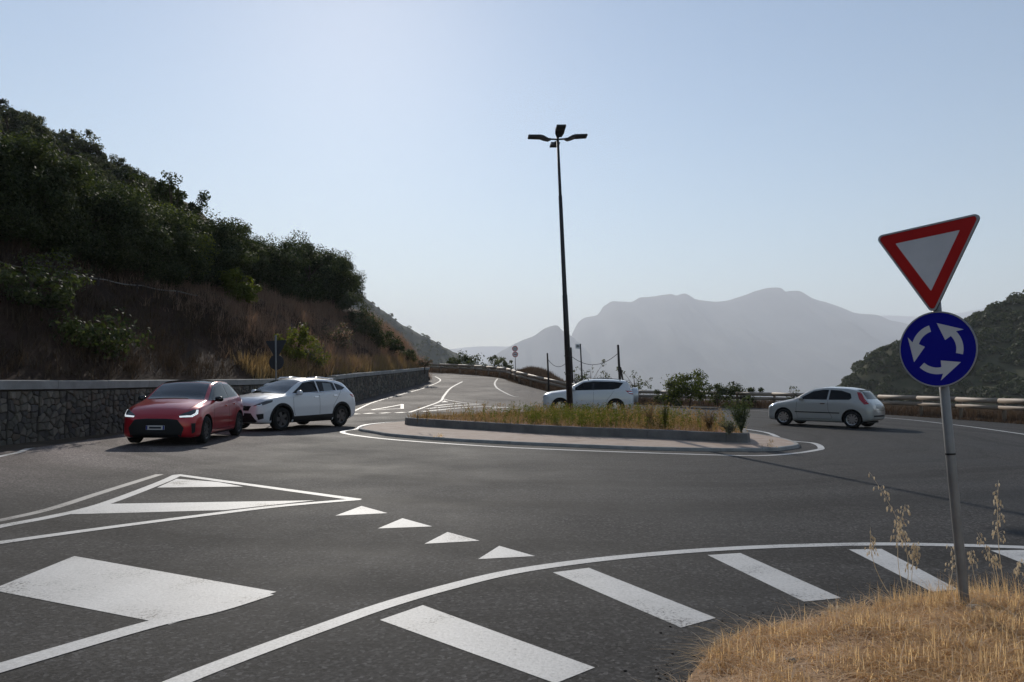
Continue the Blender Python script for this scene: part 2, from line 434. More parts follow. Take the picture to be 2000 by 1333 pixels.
M['weed_green'] = leafmat('weed_green', (0.055, 0.07, 0.015), (0.15, 0.155, 0.045), 0.45, tcol=(1.4, 1.4, 0.6))
M['weed_dry'] = leafmat('weed_dry', (0.13, 0.09, 0.045), (0.36, 0.27, 0.15), 0.4, tcol=(1.3, 1.1, 0.7))
M['tyre'] = surf('tyre_rubber', (0.012, 0.012, 0.012), None, rough=0.8, spec=0.2)
M['rim'] = surf('rim_silver', (0.55, 0.55, 0.56), None, rough=0.3, metal=0.9)
M['rim_dark'] = surf('rim_dark', (0.1, 0.1, 0.105), None, rough=0.35, metal=0.8)
M['plastic'] = surf('black_plastic', (0.01, 0.01, 0.011), None, rough=0.6, spec=0.25)
M['gloss_black'] = surf('gloss_black', (0.008, 0.008, 0.009), None, rough=0.12, spec=0.5)
M['glass'] = surf('car_glass', (0.006, 0.007, 0.008), None, rough=0.015, spec=0.9)
M['glass_side'] = surf('car_side_glass', (0.005, 0.006, 0.007), None, rough=0.02, spec=0.22)
M['seam'] = surf('panel_gap', (0.012, 0.012, 0.012), None, rough=0.8, spec=0.1)
M['lamp_lens'] = surf('lamp_lens', (0.05, 0.05, 0.055), None, rough=0.05, spec=0.7)
M['lamp_lit'] = surf('lamp_lit', (0.8, 0.82, 0.85), None, rough=0.2)
_p = [n for n in M['lamp_lit'].node_tree.nodes if n.type == 'BSDF_PRINCIPLED'][0]
_p.inputs['Emission Color'].default_value = (0.95, 0.98, 1, 1); _p.inputs['Emission Strength'].default_value = 0.55
M['lamp_white'] = surf('lamp_reflector', (0.8, 0.82, 0.85), None, rough=0.12, metal=0.4, spec=0.6)
M['tail_red'] = surf('tail_red', (0.3, 0.006, 0.012), None, rough=0.12, spec=0.5, coat=0.6)
M['plate'] = surf('plate_white', (0.5, 0.5, 0.5), None, rough=0.4)
M['plate_blue'] = surf('plate_blue', (0.01, 0.02, 0.2), None, rough=0.4)
M['chrome'] = surf('chrome', (0.7, 0.7, 0.72), None, rough=0.12, metal=1.0)
M['paint_red'] = surf('paint_red', (0.36, 0.004, 0.013), None, rough=0.3, metal=0.3, coat=1.0, coat_rough=0.07)
M['paint_white'] = surf('paint_white', (0.6, 0.61, 0.63), None, rough=0.35, coat=1.0, coat_rough=0.07)
M['paint_silver'] = surf('paint_silver', (0.55, 0.56, 0.58), None, rough=0.35, metal=0.3, coat=1.0, coat_rough=0.07)
M['paint_cream'] = surf('paint_cream', (0.38, 0.372, 0.352), None, rough=0.35, metal=0.1, coat=1.0, coat_rough=0.07)

# ================================================================== large structure
WX0, WXK = -12.4, 0.079                       # the wall's road face: X = WX0 + WXK*Y
WALL_Y0, WALL_Y1 = 6.0, 65.0
def Xw(Y): return WX0 + WXK * np.asarray(Y, float)
def wall_h(Y): return np.interp(Y, [6, 20, 32, 42, 65], [1.42, 1.45, 1.55, 1.62, 1.25])
RAIL = [(23.0, 8.0), (22.6, 20.0), (21.6, 31.0), (20.4, 40.0), (16.6, 49.0), (10.0, 54.5), (4.6, 58.5), (2.2, 62.0), (0.5, 66.0), (-0.6, 72.0), (-4.4, 79.5), (-9.8, 83.5), (-17.0, 85.5)]
_rail_c = catmull([(x, y, 0) for x, y in RAIL], 10)
_ry = np.array([p.y for p in _rail_c]); _rx = np.array([p.x for p in _rail_c])
def Xrail(Y): return np.interp(Y, _ry, _rx)

def rail_dist(X, Y):
    """signed distance to the guard rail's foot, positive beyond it"""
    X = np.asarray(X, float); Y = np.asarray(Y, float)
    best = np.full(X.shape, 1e9)
    for i in range(len(_rx) - 1):
        ax, ay, bx, by = _rx[i], _ry[i], _rx[i + 1], _ry[i + 1]
        dx, dy = bx - ax, by - ay
        t = np.clip(((X - ax) * dx + (Y - ay) * dy) / (dx * dx + dy * dy), 0, 1)
        best = np.minimum(best, np.hypot(X - ax - t * dx, Y - ay - t * dy))
    inside = (X < np.interp(Y, _ry, _rx)) & (Y < 85.5)
    return np.where(inside, -best, best)

def zterrain(X, Y):
    """open ground beside and beyond the junction (not the wooded bank)"""
    d = rail_dist(X, Y)
    X = np.asarray(X, float); Y = np.asarray(Y, float)
    z = zroad(X, Y)
    out = np.clip(d - 0.2, 0, None)
    rise = 0.22 * sstep(0.2, 1.6, d)
    mound = 1.0 * np.exp(-((X - 2.2) / 3.2)**2 - ((Y - 70.0) / 5.0)**2) + 0.45 * np.exp(-((X - 7.5) / 4)**2 - ((Y - 63) / 3.5)**2)
    mound = mound * sstep(0.2, 2.0, d)
    fall = 0.42 * np.clip(out - 4.5, 0, 60) + 0.12 * np.clip(out - 64.5, 0, 700)
    n = (fbm(X * 0.35, Y * 0.35, 3, 5) - 0.5) * 0.5 * sstep(0.5, 4, d)
    return np.where(d < 0, z - 0.07, z - 0.05 + rise + mound - fall + n)

def grid_mesh(name, xs, ys, zf, mat, smooth=True):
    Xg, Yg = np.meshgrid(xs, ys)
    Z = zf(Xg, Yg)
    V = np.stack([Xg, Yg, Z], -1).reshape(-1, 3)
    nx, ny = len(xs), len(ys)
    i = np.arange(nx * ny).reshape(ny, nx)
    F = np.stack([i[:-1, :-1], i[:-1, 1:], i[1:, 1:], i[1:, :-1]], -1).reshape(-1, 4)
    return np_mesh(name, V, F, mat, smooth)

xs = np.concatenate([np.arange(-80, -20, 4), np.arange(-20, 30, 0.7), np.arange(30, 80, 4), np.geomspace(80, 700, 25)])
ys = np.concatenate([np.arange(-60, 0, 5), np.arange(0, 96, 0.7), np.arange(96, 160, 5), np.geomspace(160, 800, 25)])
ground = mesh_obj('ground', grid_mesh('ground', xs, ys, zterrain, M['dry_soil']))
tag(ground, kind='structure')

# ---- asphalt
def XL(Y): return np.where(np.asarray(Y) < 65.2, Xw(Y) - 0.1, np.interp(Y, [65.2, 67, 72, 90], [-7.35, -8.5, -13, -18]))
def row_sheet(name, rows, nu, left, right, zoff, mat, warp=None):
    V = []
    for y in rows:
        a, b = float(left(y)), float(right(y))
        for k in range(nu + 1):
            x = a + (b - a) * k / nu
            yy = y if warp is None else warp(x, y)
            V.append((x, yy, float(zroad(x, yy)) + zoff))
    n = nu + 1
    F = [(j * n + k, j * n + k + 1, (j + 1) * n + k + 1, (j + 1) * n + k) for j in range(len(rows) - 1) for k in range(nu)]
    return mesh_obj(name, pydata(name, V, F, mat))
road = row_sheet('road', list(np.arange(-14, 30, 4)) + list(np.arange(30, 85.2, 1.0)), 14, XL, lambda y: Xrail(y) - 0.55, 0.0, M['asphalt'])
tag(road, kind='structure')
def _arc(x): return CENTRE[1] + math.sqrt(max(0.1, 12.2**2 - min(11.9, abs(x - CENTRE[0]))**2))
uphill = row_sheet('uphill_road', list(np.arange(35.0, 85.2, 1.0)), 12, XL, lambda y: np.minimum(Xrail(y) - 0.62, 5.5), 0.004, M['asphalt_old'],
                   lambda x, y: y + (_arc(x) - 35.0) * max(0.0, 1 - (y - 35.0) / 6.0))
tag(uphill, kind='structure')

# ---- painted markings: parts of the road
def ribbon(name, pts, width, mat, dz=0.0034, parent=None, per=6, world=False):
    P = [Vector(p) if world else G(*p) for p in pts]
    if len(P) > 2: P = catmull(P, per)
    else: P = [P[0].lerp(P[1], k / 6) for k in range(7)]
    V = []
    for i, p in enumerate(P):
        t = P[min(i + 1, len(P) - 1)] - P[max(i - 1, 0)]
        nrm = Vector((-t.y, t.x, 0)).normalized()
        w = width if not hasattr(width, '__len__') else np.interp(i / (len(P) - 1), np.linspace(0, 1, len(width)), width)
        for s in (-0.5, 0.5):
            q = p + nrm * (w * s)
            V.append((q.x, q.y, float(zroad(q.x, q.y)) + dz))
    F = [(2 * i, 2 * i + 1, 2 * i + 3, 2 * i + 2) for i in range(len(P) - 1)]
    return mesh_obj(name, pydata(name, V, F, mat), None, parent or road)

def patch_px(name, poly, mat, dz=0.0026, parent=None):
    P = [G(*p) for p in poly]
    V = [(p.x, p.y, float(zroad(p.x, p.y)) + dz) for p in P]
    me = pydata(name, V, [tuple(range(len(V)))], mat)
    bm = bmesh.new(); bm.from_mesh(me)
    bmesh.ops.triangulate(bm, faces=bm.faces)
    for f in bm.faces:
        if f.normal.z < 0: f.normal_flip()
    bm.to_mesh(me); bm.free()
    return mesh_obj(name, me, None, parent or road)

PA = M['paint']
ribbon('hatch_border_line', [(-160, 1065), (0, 1029), (100, 1010), (200, 986), (310, 945), (346, 929)], 0.15, PA)
ribbon('hatch_border_line', [(344, 928), (700, 977)], 0.14, PA, dz=0.0042)
ribbon('hatch_border_line', [(702, 976), (550, 989), (400, 1007), (200, 1033), (0, 1061), (-180, 1090)], 0.14, PA, dz=0.0048)
ribbon('worn_border_line', [(-160, 1050), (0, 1017), (100, 994), (200, 962), (312, 927)], 0.13, M['paint_worn'], dz=0.0022)
patch_px('hatch_bar', [(307, 953), (345, 936), (425, 942), (475, 951)], PA)
patch_px('hatch_bar', [(139, 1005), (200, 985), (615, 978), (440, 997), (225, 1003)], PA)
for t in ([(655, 1008), (706, 989), (757, 1003)], [(738, 1033), (786, 1013), (844, 1029)], [(829, 1063), (874, 1040), (937, 1057)], [(934, 1093), (975, 1067), (1045, 1087)]):
    patch_px('give_way_triangle', t, PA)
patch_px('hatch_bar', [(-18, 1153), (145, 1087), (540, 1157), (330, 1221)], PA, dz=0.0027)
ribbon('hatch_border_line', [(520, 1160), (420, 1191), (290, 1222), (0, 1306), (-200, 1365)], 0.15, PA, dz=0.0042)
ribbon('edge_line', [(100, 1440), (340, 1336), (480, 1281), (625, 1228), (750, 1184), (870, 1149), (1000, 1118), (1150, 1096), (1300, 1081), (1440, 1071.5), (1580, 1066), (1720, 1063.5), (1860, 1065.5), (2000, 1070), (2150, 1077)], 0.13, PA)
for b in ([(742, 1212), (826, 1183), (1162, 1305), (1085, 1336)], [(1080, 1119), (1150, 1110), (1398, 1208), (1330, 1227)], [(1382, 1085), (1446, 1081), (1643, 1169), (1570, 1176)], [(1658, 1074), (1722, 1073), (1871, 1152), (1820, 1157)], [(1935, 1076), (2000, 1075), (2160, 1140), (2110, 1146)]):
    patch_px('chevron_bar', b, PA)
# ring round the island, closed behind it
RING_PX = [(699, 838), (669, 843.5), (689, 850), (776, 860), (950, 872), (1095, 879), (1260, 885), (1428, 890), (1500, 890), (1552, 886), (1590, 880.5), (1604, 876), (1588, 866), (1532, 859.5)]
ring = [G(*p) for p in RING_PX] + [Vector((8.1, 24.5, 0)), Vector((6.6, 28.8, 0)), Vector((1.6, 31.0, 0)), Vector((-3.0, 29.2, 0)), Vector((-4.9, 26.3, 0))]
ribbon('island_ring_line', [tuple(p) for p in ring] + [tuple(ring[0])], 0.15, PA, world=True)
ribbon('edge_line', [(-140, 926), (0, 892), (37, 884), (62, 875), (125, 862), (225, 849), (330, 838), (470, 823), (600, 808), (690, 797)], 0.12, PA)
ribbon('edge_line', [(1150, 796), (1291, 797.5), (1426, 801), (1495, 803.5), (1719, 815.7), (1862, 830), (2000, 848.7), (2200, 880)], 0.14, PA)
PO = M['paint_old']
for x0, x1, y in ((682, 700, 809.5), (712.5, 729, 808), (743, 760, 807.2), (774, 789.5, 806.4)):
    ribbon('give_way_dash', [(x0, y + 0.6), (x1, y - 0.6)], 0.32, PO, 0.0072, uphill)
ribbon('give_way_outline', [(726, 801), (786, 790.5)], 0.16, PO, 0.0072, uphill)
ribbon('give_way_outline', [(726, 801.3), (786, 798.6)], 0.16, PO, 0.0078, uphill)
ribbon('give_way_outline', [(785.5, 790), (785.5, 799)], 0.17, PO, 0.0084, uphill)
ribbon('centre_line', [(799, 806), (829, 796), (860, 784), (867, 774), (881, 758), (903, 746)], 0.15, PO, 0.0072, uphill)
ribbon('centre_line', [(866, 780), (880, 783), (905, 787), (940, 790)], 0.13, PO, 0.0078, uphill)
patch_px('hatch_bar', [(862, 786.5), (868, 783), (876, 786)], PO, 0.0084, uphill)
for pts in ([(848, 794), (870, 791), (898, 788.5)], [(832, 799), (872, 795), (915, 791.5), (935, 791)], [(826, 804.5), (880, 799), (930, 795.5), (965, 795.5), (1005, 798)], [(960, 798), (985, 796.5), (1010, 798)]):
    ribbon('hatch_bar', pts, 0.24, PO, 0.0089, uphill)
ribbon('edge_line', [(972, 740), (966.5, 748), (968, 755), (976, 762), (998, 773), (1012, 776)], 0.14, PO, 0.0072, uphill)
ribbon('edge_line', [(690, 804), (726, 787.5), (780, 772), (829, 758), (860, 744), (850, 736)], 0.12, M['paint_worn'], 0.0072, uphill)

# ---- dry strip between road and wall
V = []
for y in np.arange(8, 22.5, 0.5):
    xw = float(Xw(y)); w = 0.75 * (1 - sstep(15, 22, y)) + 0.12 + 0.08 * random.random()
    V += [(xw - 0.05, y, 0.03), (xw + w * 0.6, y, 0.022), (xw + w, y, 0.006)]
n = len(V) // 3
F = [f for i in range(n - 1) for f in ((3 * i, 3 * i + 1, 3 * i + 4, 3 * i + 3), (3 * i + 1, 3 * i + 2, 3 * i + 5, 3 * i + 4))]
ds = mesh_obj('gutter_dirt', pydata('gutter_dirt', V, F, M['dry_soil'], True)); tag(ds, kind='structure')

# ---- wooded bank and hill on the left
def zhill(s, Y):
    s = np.asarray(s, float); Y = np.asarray(Y, float)
    base = zroad(np.full_like(Y, -9.0), np.clip(Y, -50, 80)) + wall_h(Y) - 0.06
    z = base + 0.82 * np.clip(s - 0.42, 0, 4.78) + 0.36 * np.clip(s - 5.2, 0, 10) + 0.53 * np.clip(s - 15.2, 0, 37) - 0.1 * np.clip(s - 52, 0, 200)
    z = z + (fbm(s * 0.5, Y * 0.5, 3, 3) - 0.5) * 0.9 * sstep(0.3, 2.5, s) + (fbm(s * 0.08, Y * 0.08, 3, 9) - 0.5) * 4.0 * sstep(6, 30, s)
    Ye = 64.0 + 1.15 * s
    f = sstep(0, 1, (Y - Ye) / (5 + 0.35 * s))
    low = zroad(np.full_like(Y, -9.0), np.clip(Y, -50, 80)) - 0.3 - 0.3 * np.clip(Y - 88, 0, 60)
    return z * (1 - f) + low * f
def hillP(s, Y): return Vector((float(Xw(Y)) - s, Y, float(zhill(s, Y))))
ss = np.concatenate([np.linspace(0.42, 7, 18), np.linspace(7.5, 60, 40), np.linspace(64, 160, 12)])
ysh = np.concatenate([np.arange(-40, 6, 4), np.arange(6, 80, 0.9), np.arange(80, 190, 3)])
S, YY = np.meshgrid(ss, ysh)
V = np.stack([Xw(YY) - S, YY, zhill(S, YY)], -1).reshape(-1, 3)
i = np.arange(S.size).reshape(S.shape)
F = np.stack([i[:-1, :-1], i[1:, :-1], i[1:, 1:], i[:-1, 1:]], -1).reshape(-1, 4)
hill = mesh_obj('hillside', np_mesh('hillside', V, F, M['bank'], True)); tag(hill, kind='structure')

# ---- retaining wall: mortar core, stones, coping slabs
WD = Vector((WXK, 1, 0)).normalized(); WN = Vector((1, -WXK, 0)).normalized()
wall = empty('stone_retaining_wall', (float(Xw(WALL_Y0)), WALL_Y0, 0))
tag(wall, 'long rough stone retaining wall with pale concrete coping below the wooded bank', 'wall')
def wp(a, out, z):  # along the wall from its near end, out of the face, height above the road
    y = WALL_Y0 + a * WD.y
    p = Vector((float(Xw(y)), y, float(zroad(-9.0, y)) + z)) + WN * out
    return p - wall.location
LWALL = (WALL_Y1 - WALL_Y0) / WD.y
mb = MB(); stepn = 40
vs = []
for k in range(stepn + 1):
    a = LWALL * k / stepn; h = float(wall_h(WALL_Y0 + a * WD.y)) - 0.21
    vs += [wp(a, 0, -0.1), wp(a, 0, h), wp(a, -0.4, h), wp(a, -0.4, -0.1)]
fs = [(4 * k + q, 4 * k + (q + 1) % 4, 4 * (k + 1) + (q + 1) % 4, 4 * (k + 1) + q) for k in range(stepn) for q in range(4)]
fs += [(0, 1, 2, 3), tuple(4 * stepn + q for q in (3, 2, 1, 0))]
mb.add(vs, fs); mb.build('wall_core', M['mortar'], wall)

def clip_poly(poly, p, nrm):
    out = []
    for i in range(len(poly)):
        a, b = poly[i], poly[(i + 1) % len(poly)]
        da = (a[0] - p[0]) * nrm[0] + (a[1] - p[1]) * nrm[1]; db = (b[0] - p[0]) * nrm[0] + (b[1] - p[1]) * nrm[1]
        if da <= 0: out.append(a)
        if (da < 0 < db) or (db < 0 < da):
            t = da / (da - db); out.append((a[0] + (b[0] - a[0]) * t, a[1] + (b[1] - a[1]) * t))
    return out
def cells(w, h, size):
    nx, ny = max(1, round(w / size)), max(1, round(h / (size * 0.85)))
    pts = [((i + 0.5 + random.uniform(-0.48, 0.48)) * w / nx, (j + 0.5 + random.uniform(-0.48, 0.48)) * h / ny) for i in range(nx) for j in range(ny)]
    res = []
    for p in pts:
        poly = [(0, 0), (w, 0), (w, h), (0, h)]
        for q in pts:
            if q is p or abs(q[0] - p[0]) > 0.75 or abs(q[1] - p[1]) > 0.75: continue
            poly = clip_poly(poly, ((p[0] + q[0]) / 2, (p[1] + q[1]) / 2), (q[0] - p[0], q[1] - p[1]))
            if len(poly) < 3: break
        if len(poly) >= 3: res.append((p, poly))
    return res
panel = 0.95; a = 0.0; n_st = 0; far_by_mat = [MB() for _ in M['stones']]
while a + panel < LWALL:
    ymid = WALL_Y0 + (a + panel / 2) * WD.y
    near = 15.0 < ymid < 22.5
    h = float(wall_h(ymid)) - 0.24
    for c, poly in cells(panel - 0.05, h, 0.17 if ymid < 30 else 0.21):
        cx = sum(p[0] for p in poly) / len(poly); cy = sum(p[1] for p in poly) / len(poly)
        def shr(f): return [(cx + (p[0] - cx) * f, cy + (p[1] - cy) * f) for p in poly]
        d = random.uniform(0.03, 0.075); tx, ty = random.uniform(-0.12, 0.12), random.uniform(-0.12, 0.12)
        o, m_, i_ = shr(0.9), shr(0.87), shr(0.66)
        k = len(poly)
        vs = [wp(a + p[0], -0.01, p[1]) for p in o] + [wp(a + p[0], d * 0.6, p[1]) for p in m_] + [wp(a + p[0], d + (p[0] - cx) * tx + (p[1] - cy) * ty, p[1]) for p in i_]
        fs = [(q, (q + 1) % k, k + (q + 1) % k, k + q) for q in range(k)] + [(k + q, k + (q + 1) % k, 2 * k + (q + 1) % k, 2 * k + q) for q in range(k)] + [tuple(range(2 * k, 3 * k))]
        mi = random.choices(range(5), [4, 3, 3, 1.3, 1.2])[0]
        if near and n_st < 300:
            s_ = MB(); s_.add(vs, fs); s_.build('stone', M['stones'][mi], wall); n_st += 1
        else: far_by_mat[mi].add(vs, fs)
    a += panel
me = None; allv, allf, allm = [], [], []
for mi, b in enumerate(far_by_mat):
    o_ = len(allv); allv += b.v; allf += [tuple(q + o_ for q in f) for f in b.f]; allm += [mi] * len(b.f)
me = pydata('stonework', allv, allf)
for m_ in M['stones']: me.materials.append(m_)
me.polygons.foreach_set('material_index', allm)
bm = bmesh.new(); bm.from_mesh(me); bmesh.ops.recalc_face_normals(bm, faces=bm.faces); bm.to_mesh(me); bm.free()
tag(mesh_obj('stonework', me, None, wall), kind='stuff')
a = 0.35
while a < LWALL:
    b = min(a + 1.93, LWALL + 0.03)
    dip = 0.0 if not (33.2 < WALL_Y0 + a * WD.y < 37.3) else 0.1
    jit = random.uniform(-0.006, 0.006)
    mb = MB(); vs = []
    for q in (a + 0.008, b - 0.008):
        h = float(wall_h(WALL_Y0 + q * WD.y)) + jit - dip
        vs += [wp(q, 0.09, h - 0.205), wp(q, 0.095, h - 0.012), wp(q, 0.08, h), wp(q, -0.44, h), wp(q, -0.44, h - 0.205)]
    mb.add(vs, [(0, 1, 6, 5), (1, 2, 7, 6), (2, 3, 8, 7), (3, 4, 9, 8), (4, 0, 5, 9), (0, 4, 3, 2, 1), (5, 6, 7, 8, 9)])
    mb.build('coping_slab', M['coping'], wall)
    a = b

# ---- roundabout island: apron, kerbs, planted bed
island = empty('roundabout_island', (CENTRE[0], CENTRE[1], 0))
tag(island, 'raised roundabout island with dark kerb, pinkish paved apron and planted bed', 'traffic island')
IO = Vector((CENTRE[0], CENTRE[1], 0))
AP_PX = [(699, 840), (727, 847), (776, 854.5), (921, 864.6), (1095, 873), (1240, 879), (1380, 882), (1500, 882), (1535, 879.5), (1563, 873)]
apron = [G(*p) for p in AP_PX] + [Vector((7.45, 20.4, 0)), Vector((7.2, 22.6, 0)), Vector((6.9, 25.5, 0)), Vector((5.6, 28.6, 0)), Vector((1.6, 30.3, 0)), Vector((-2.8, 28.6, 0)), Vector((-4.5, 25.8, 0))]
APZ = 0.075
apron = [p - IO for p in catmull(apron, 6, True)]
BED_PX = [(790, 830), (803, 833), (870, 838), (950, 843), (1095, 852), (1240, 858), (1330, 862), (1404, 866), (1450, 867.5), (1466, 866)]
bed = [G(p[0], p[1], APZ) for p in BED_PX] + [Vector((6.25, 20.3, APZ)), Vector((6.3, 23.5, APZ)), Vector((5.2, 26.8, APZ)), Vector((1.5, 28.4, APZ)), Vector((-1.9, 27.0, APZ)), Vector((-3.3, 25.2, APZ))]
bed = [p - IO for p in catmull(bed, 6, True)]
def loop_len(P): return sum((P[(i + 1) % len(P)] - P[i]).length for i in range(len(P)))
def resample(P, n):
    L = loop_len(P); out = []; i = 0; acc = 0.0
    for k in range(n):
        t = L * k / n
        while acc + (P[(i + 1) % len(P)] - P[i % len(P)]).length < t: acc += (P[(i + 1) % len(P)] - P[i % len(P)]).length; i += 1
        seg = P[(i + 1) % len(P)] - P[i % len(P)]
        out.append(P[i % len(P)] + seg * ((t - acc) / max(seg.length, 1e-6)))
    return out
def inset(P, d):
    out = []
    for i, p in enumerate(P):
        t = (P[(i + 1) % len(P)] - P[i - 1]).normalized()
        out.append(p + Vector((-t.y, t.x, 0)) * d)
    return out
def area(P): return sum(P[i].x * P[(i + 1) % len(P)].y - P[(i + 1) % len(P)].x * P[i].y for i in range(len(P))) / 2
if area(apron) < 0: apron.reverse()
if area(bed) < 0: bed.reverse()
def kerb_ring(loop, width, z0, z1, length, mat, batter=0.02):
    n = round(loop_len(loop) / length) * 4
    A = resample(loop, n); B = inset(A, width); A2 = inset(A, batter); 
    for k in range(0, n, 4):
        vs = []; cnt = 5; dz = random.uniform(-0.004, 0.004)
        for q in range(cnt):
            j = (k + q) % n; e = 0.0
            if q == 0: f = 0.003
            elif q == 4: f = -0.003
            else: f = 0
            nx = A[(j + (1 if f >= 0 else -1)) % n]
            sh = (nx - A[j]).normalized() * abs(f)
            for P, z in ((A, z0), (A2, z1 - 0.02 + dz), (inset([A[(j - 1) % n], A[j], A[(j + 1) % n]], batter + 0.02), z1 + dz), (B, z1 + dz), (B, z0)):
                p = (P[1] if len(P) == 3 else P[j]) + sh
                vs.append((p.x, p.y, z))
        fs = [(5 * q + w, 5 * q + (w + 1) % 5, 5 * (q + 1) + (w + 1) % 5, 5 * (q + 1) + w) for q in range(cnt - 1) for w in range(5)]
        fs += [(4, 3, 2, 1, 0), tuple(5 * (cnt - 1) + w for w in range(5))]
        mb = MB(); mb.add(vs, fs); mb.build('kerb_stone', mat, island)
    return B
apron_in = kerb_ring(apron, 0.13, -0.02, APZ, 1.0, M['concrete'])
bed_in = kerb_ring(bed, 0.16, APZ - 0.03, 0.335, 1.0, M['kerbstone'])
# paved apron slab just inside the kerb
def ring_fill(name, A, B, za, zb, mat):
    n = 120; A = resample(A, n); B = resample(B, n)
    # line the two loops up by angle
    k0 = min(range(n), key=lambda k: (A[0] - B[k]).length); B = B[k0:] + B[:k0]
    V = [(p.x, p.y, za) for p in A] + [(p.x, p.y, zb) for p in B]
    F = [(i, (i + 1) % n, n + (i + 1) % n, n + i) for i in range(n)]
    return mesh_obj(name, pydata(name, V, F, mat), None, island)
ring_fill('paved_apron', inset(apron, 0.125), inset(bed, 0.05), APZ - 0.006, APZ + 0.03, M['paver'])
# earth bed: gently crowned
rings = []
bi = resample(bed_in, 90); cen = sum(bi, Vector()) / len(bi)
V = []
for q, f in enumerate((1.015, 0.93, 0.75, 0.5, 0.25)):
    for p in bi:
        r = cen + (p - cen) * f
        V.append((r.x, r.y, 0.275 + 0.09 * (1 - f) + random.uniform(-0.015, 0.015)))
V.append((cen.x, cen.y, 0.38))
n = 90
F = [(q * n + i, q * n + (i + 1) % n, (q + 1) * n + (i + 1) % n, (q + 1) * n + i) for q in range(4) for i in range(n)] + [(4 * n + i, 4 * n + (i + 1) % n, 5 * n) for i in range(n)]
mesh_obj('earth_bed', pydata('earth_bed', V, F, M['soil'], True), None, island)
BED_POLY = [(p.x + IO.x, p.y + IO.y) for p in bi]
def in_poly(x, y, poly):
    c = False; j = len(poly) - 1
    for i in range(len(poly)):
        xi, yi = poly[i]; xj, yj = poly[j]
        if (yi > y) != (yj > y) and x < (xj - xi) * (y - yi) / (yj - yi) + xi: c = not c
        j = i
    return c

# ---- log guard rail
def rail_pt(a):
    i = int(np.clip(np.searchsorted(_rs, a) - 1, 0, len(_rs) - 2)); t = (a - _rs[i]) / (_rs[i + 1] - _rs[i])
    x = _rx[i] + (_rx[i + 1] - _rx[i]) * t; y = _ry[i] + (_ry[i + 1] - _ry[i]) * t
    return Vector((x, y, float(zroad(x, y))))
_rs = np.concatenate([[0], np.cumsum(np.hypot(np.diff(_rx), np.diff(_ry)))])
rail = empty('log_guard_rail', rail_pt(0))
tag(rail, 'long guard rail of paired round logs along the outer edge of the road', 'guard rail')
bay = 2.75; nb = int(_rs[-1] / bay)
for k in range(nb):
    p, q = rail_pt(k * bay), rail_pt((k + 1) * bay)
    t = (q - p).normalized()
    o = rail.location
    for z, r in ((0.92, 0.125), (0.63, 0.11)):
        mb = MB(); j1, j2 = random.uniform(-0.006, 0.006), random.uniform(-0.006, 0.006)
        mb.tube([p + Vector((0, 0, z + j1)) + t * 0.003 - o, p.lerp(q, 0.5) + Vector((0, 0, z + (j1 + j2) / 2 + random.uniform(-0.01, 0.01))) - o, q + Vector((0, 0, z + j2)) - t * 0.003 - o], [r * random.uniform(0.95, 1.05) for _ in range(3)], 10)
        mb.build('rail_log', M['wood_rail'], rail, True)
    nrm = Vector((t.y, -t.x, 0))
    if nrm.x < 0 and nrm.y < 0: nrm = -nrm
    mb = MB(); pp = p + nrm * 0.2 - o
    mb.tube([pp + Vector((0, 0, -0.3)), pp + Vector((0, 0, 0.9)), pp + Vector((0, 0, 0.96))], [0.085, 0.085, 0.06], 9)
    mb.build('post', M['wood_rail'], rail, True)

# ---- distant land
def ridge_mesh(name, px, Y, front, back, base, mat, seed, rough=0.0, nu=160, nv=26, gul=0.12):
    pts = [at_depth(x, y, Y) for x, y in px]
    X = np.array([p.x for p in pts]); Z = np.array([p.z for p in pts])
    u = np.linspace(X[0], X[-1], nu)
    zr = pchip(X, Z, u)
    size = (X[-1] - X[0])
    zr = zr + (fbm(u / size * 40, u * 0 + seed, 5, seed) - 0.5) * rough
    v = np.concatenate([np.linspace(-1, 0, nv), np.linspace(0, 1, nv // 2)[1:]])
    U, Vv = np.meshgrid(u, v); ZR = np.meshgrid(zr, v)[0]
    Yv = Y + np.where(Vv < 0, Vv * front, Vv * back)
    prof = np.where(Vv < 0, (1 + Vv)**1.15, (1 - Vv))
    g = (fbm(U / size * 22 + Vv * 1.5, Vv * 2.5 + 3, 5, seed + 3) - 0.5)
    Zv = base + (ZR - base) * prof + g * gul * np.clip(ZR - base, 0, None) * np.sin(np.clip(-Vv, 0, 1) * np.pi)
    P = np.stack([U, Yv, Zv], -1).reshape(-1, 3)
    i = np.arange(U.size).reshape(U.shape)
    F = np.stack([i[:-1, :-1], i[:-1, 1:], i[1:, 1:], i[1:, :-1]], -1).reshape(-1, 4)
    o = mesh_obj(name, np_mesh(name, P, F, mat, True)); tag(o, kind='structure')
    return o
BASE = -160.0
plain = mesh_obj('valley_plain', grid_mesh('valley_plain', np.linspace(-17000, 17000, 60), np.linspace(-3000, 17500, 50), lambda x, y: BASE + 2 + 25 * (fbm(x / 1500, y / 1500, 3, 4) - 0.5), M['plain'])); tag(plain, kind='structure')
ridge_mesh('mountain', [(1040, 790), (1080, 735), (1108, 672), (1118, 652), (1128, 633), (1142, 622), (1165, 617), (1180, 598), (1200, 589), (1232, 591), (1250, 582), (1285, 578), (1310, 574), (1322, 577), (1337, 574), (1362, 586), (1400, 589), (1440, 581), (1475, 569), (1500, 563), (1526, 563), (1534, 570), (1556, 568), (1588, 584), (1635, 597), (1672, 612), (1705, 614), (1740, 625), (1790, 640), (1850, 665), (1950, 700), (2100, 750)], 9000, 3600, 2500, BASE, M['mountain'], 21, rough=25, nu=260, gul=0.34)
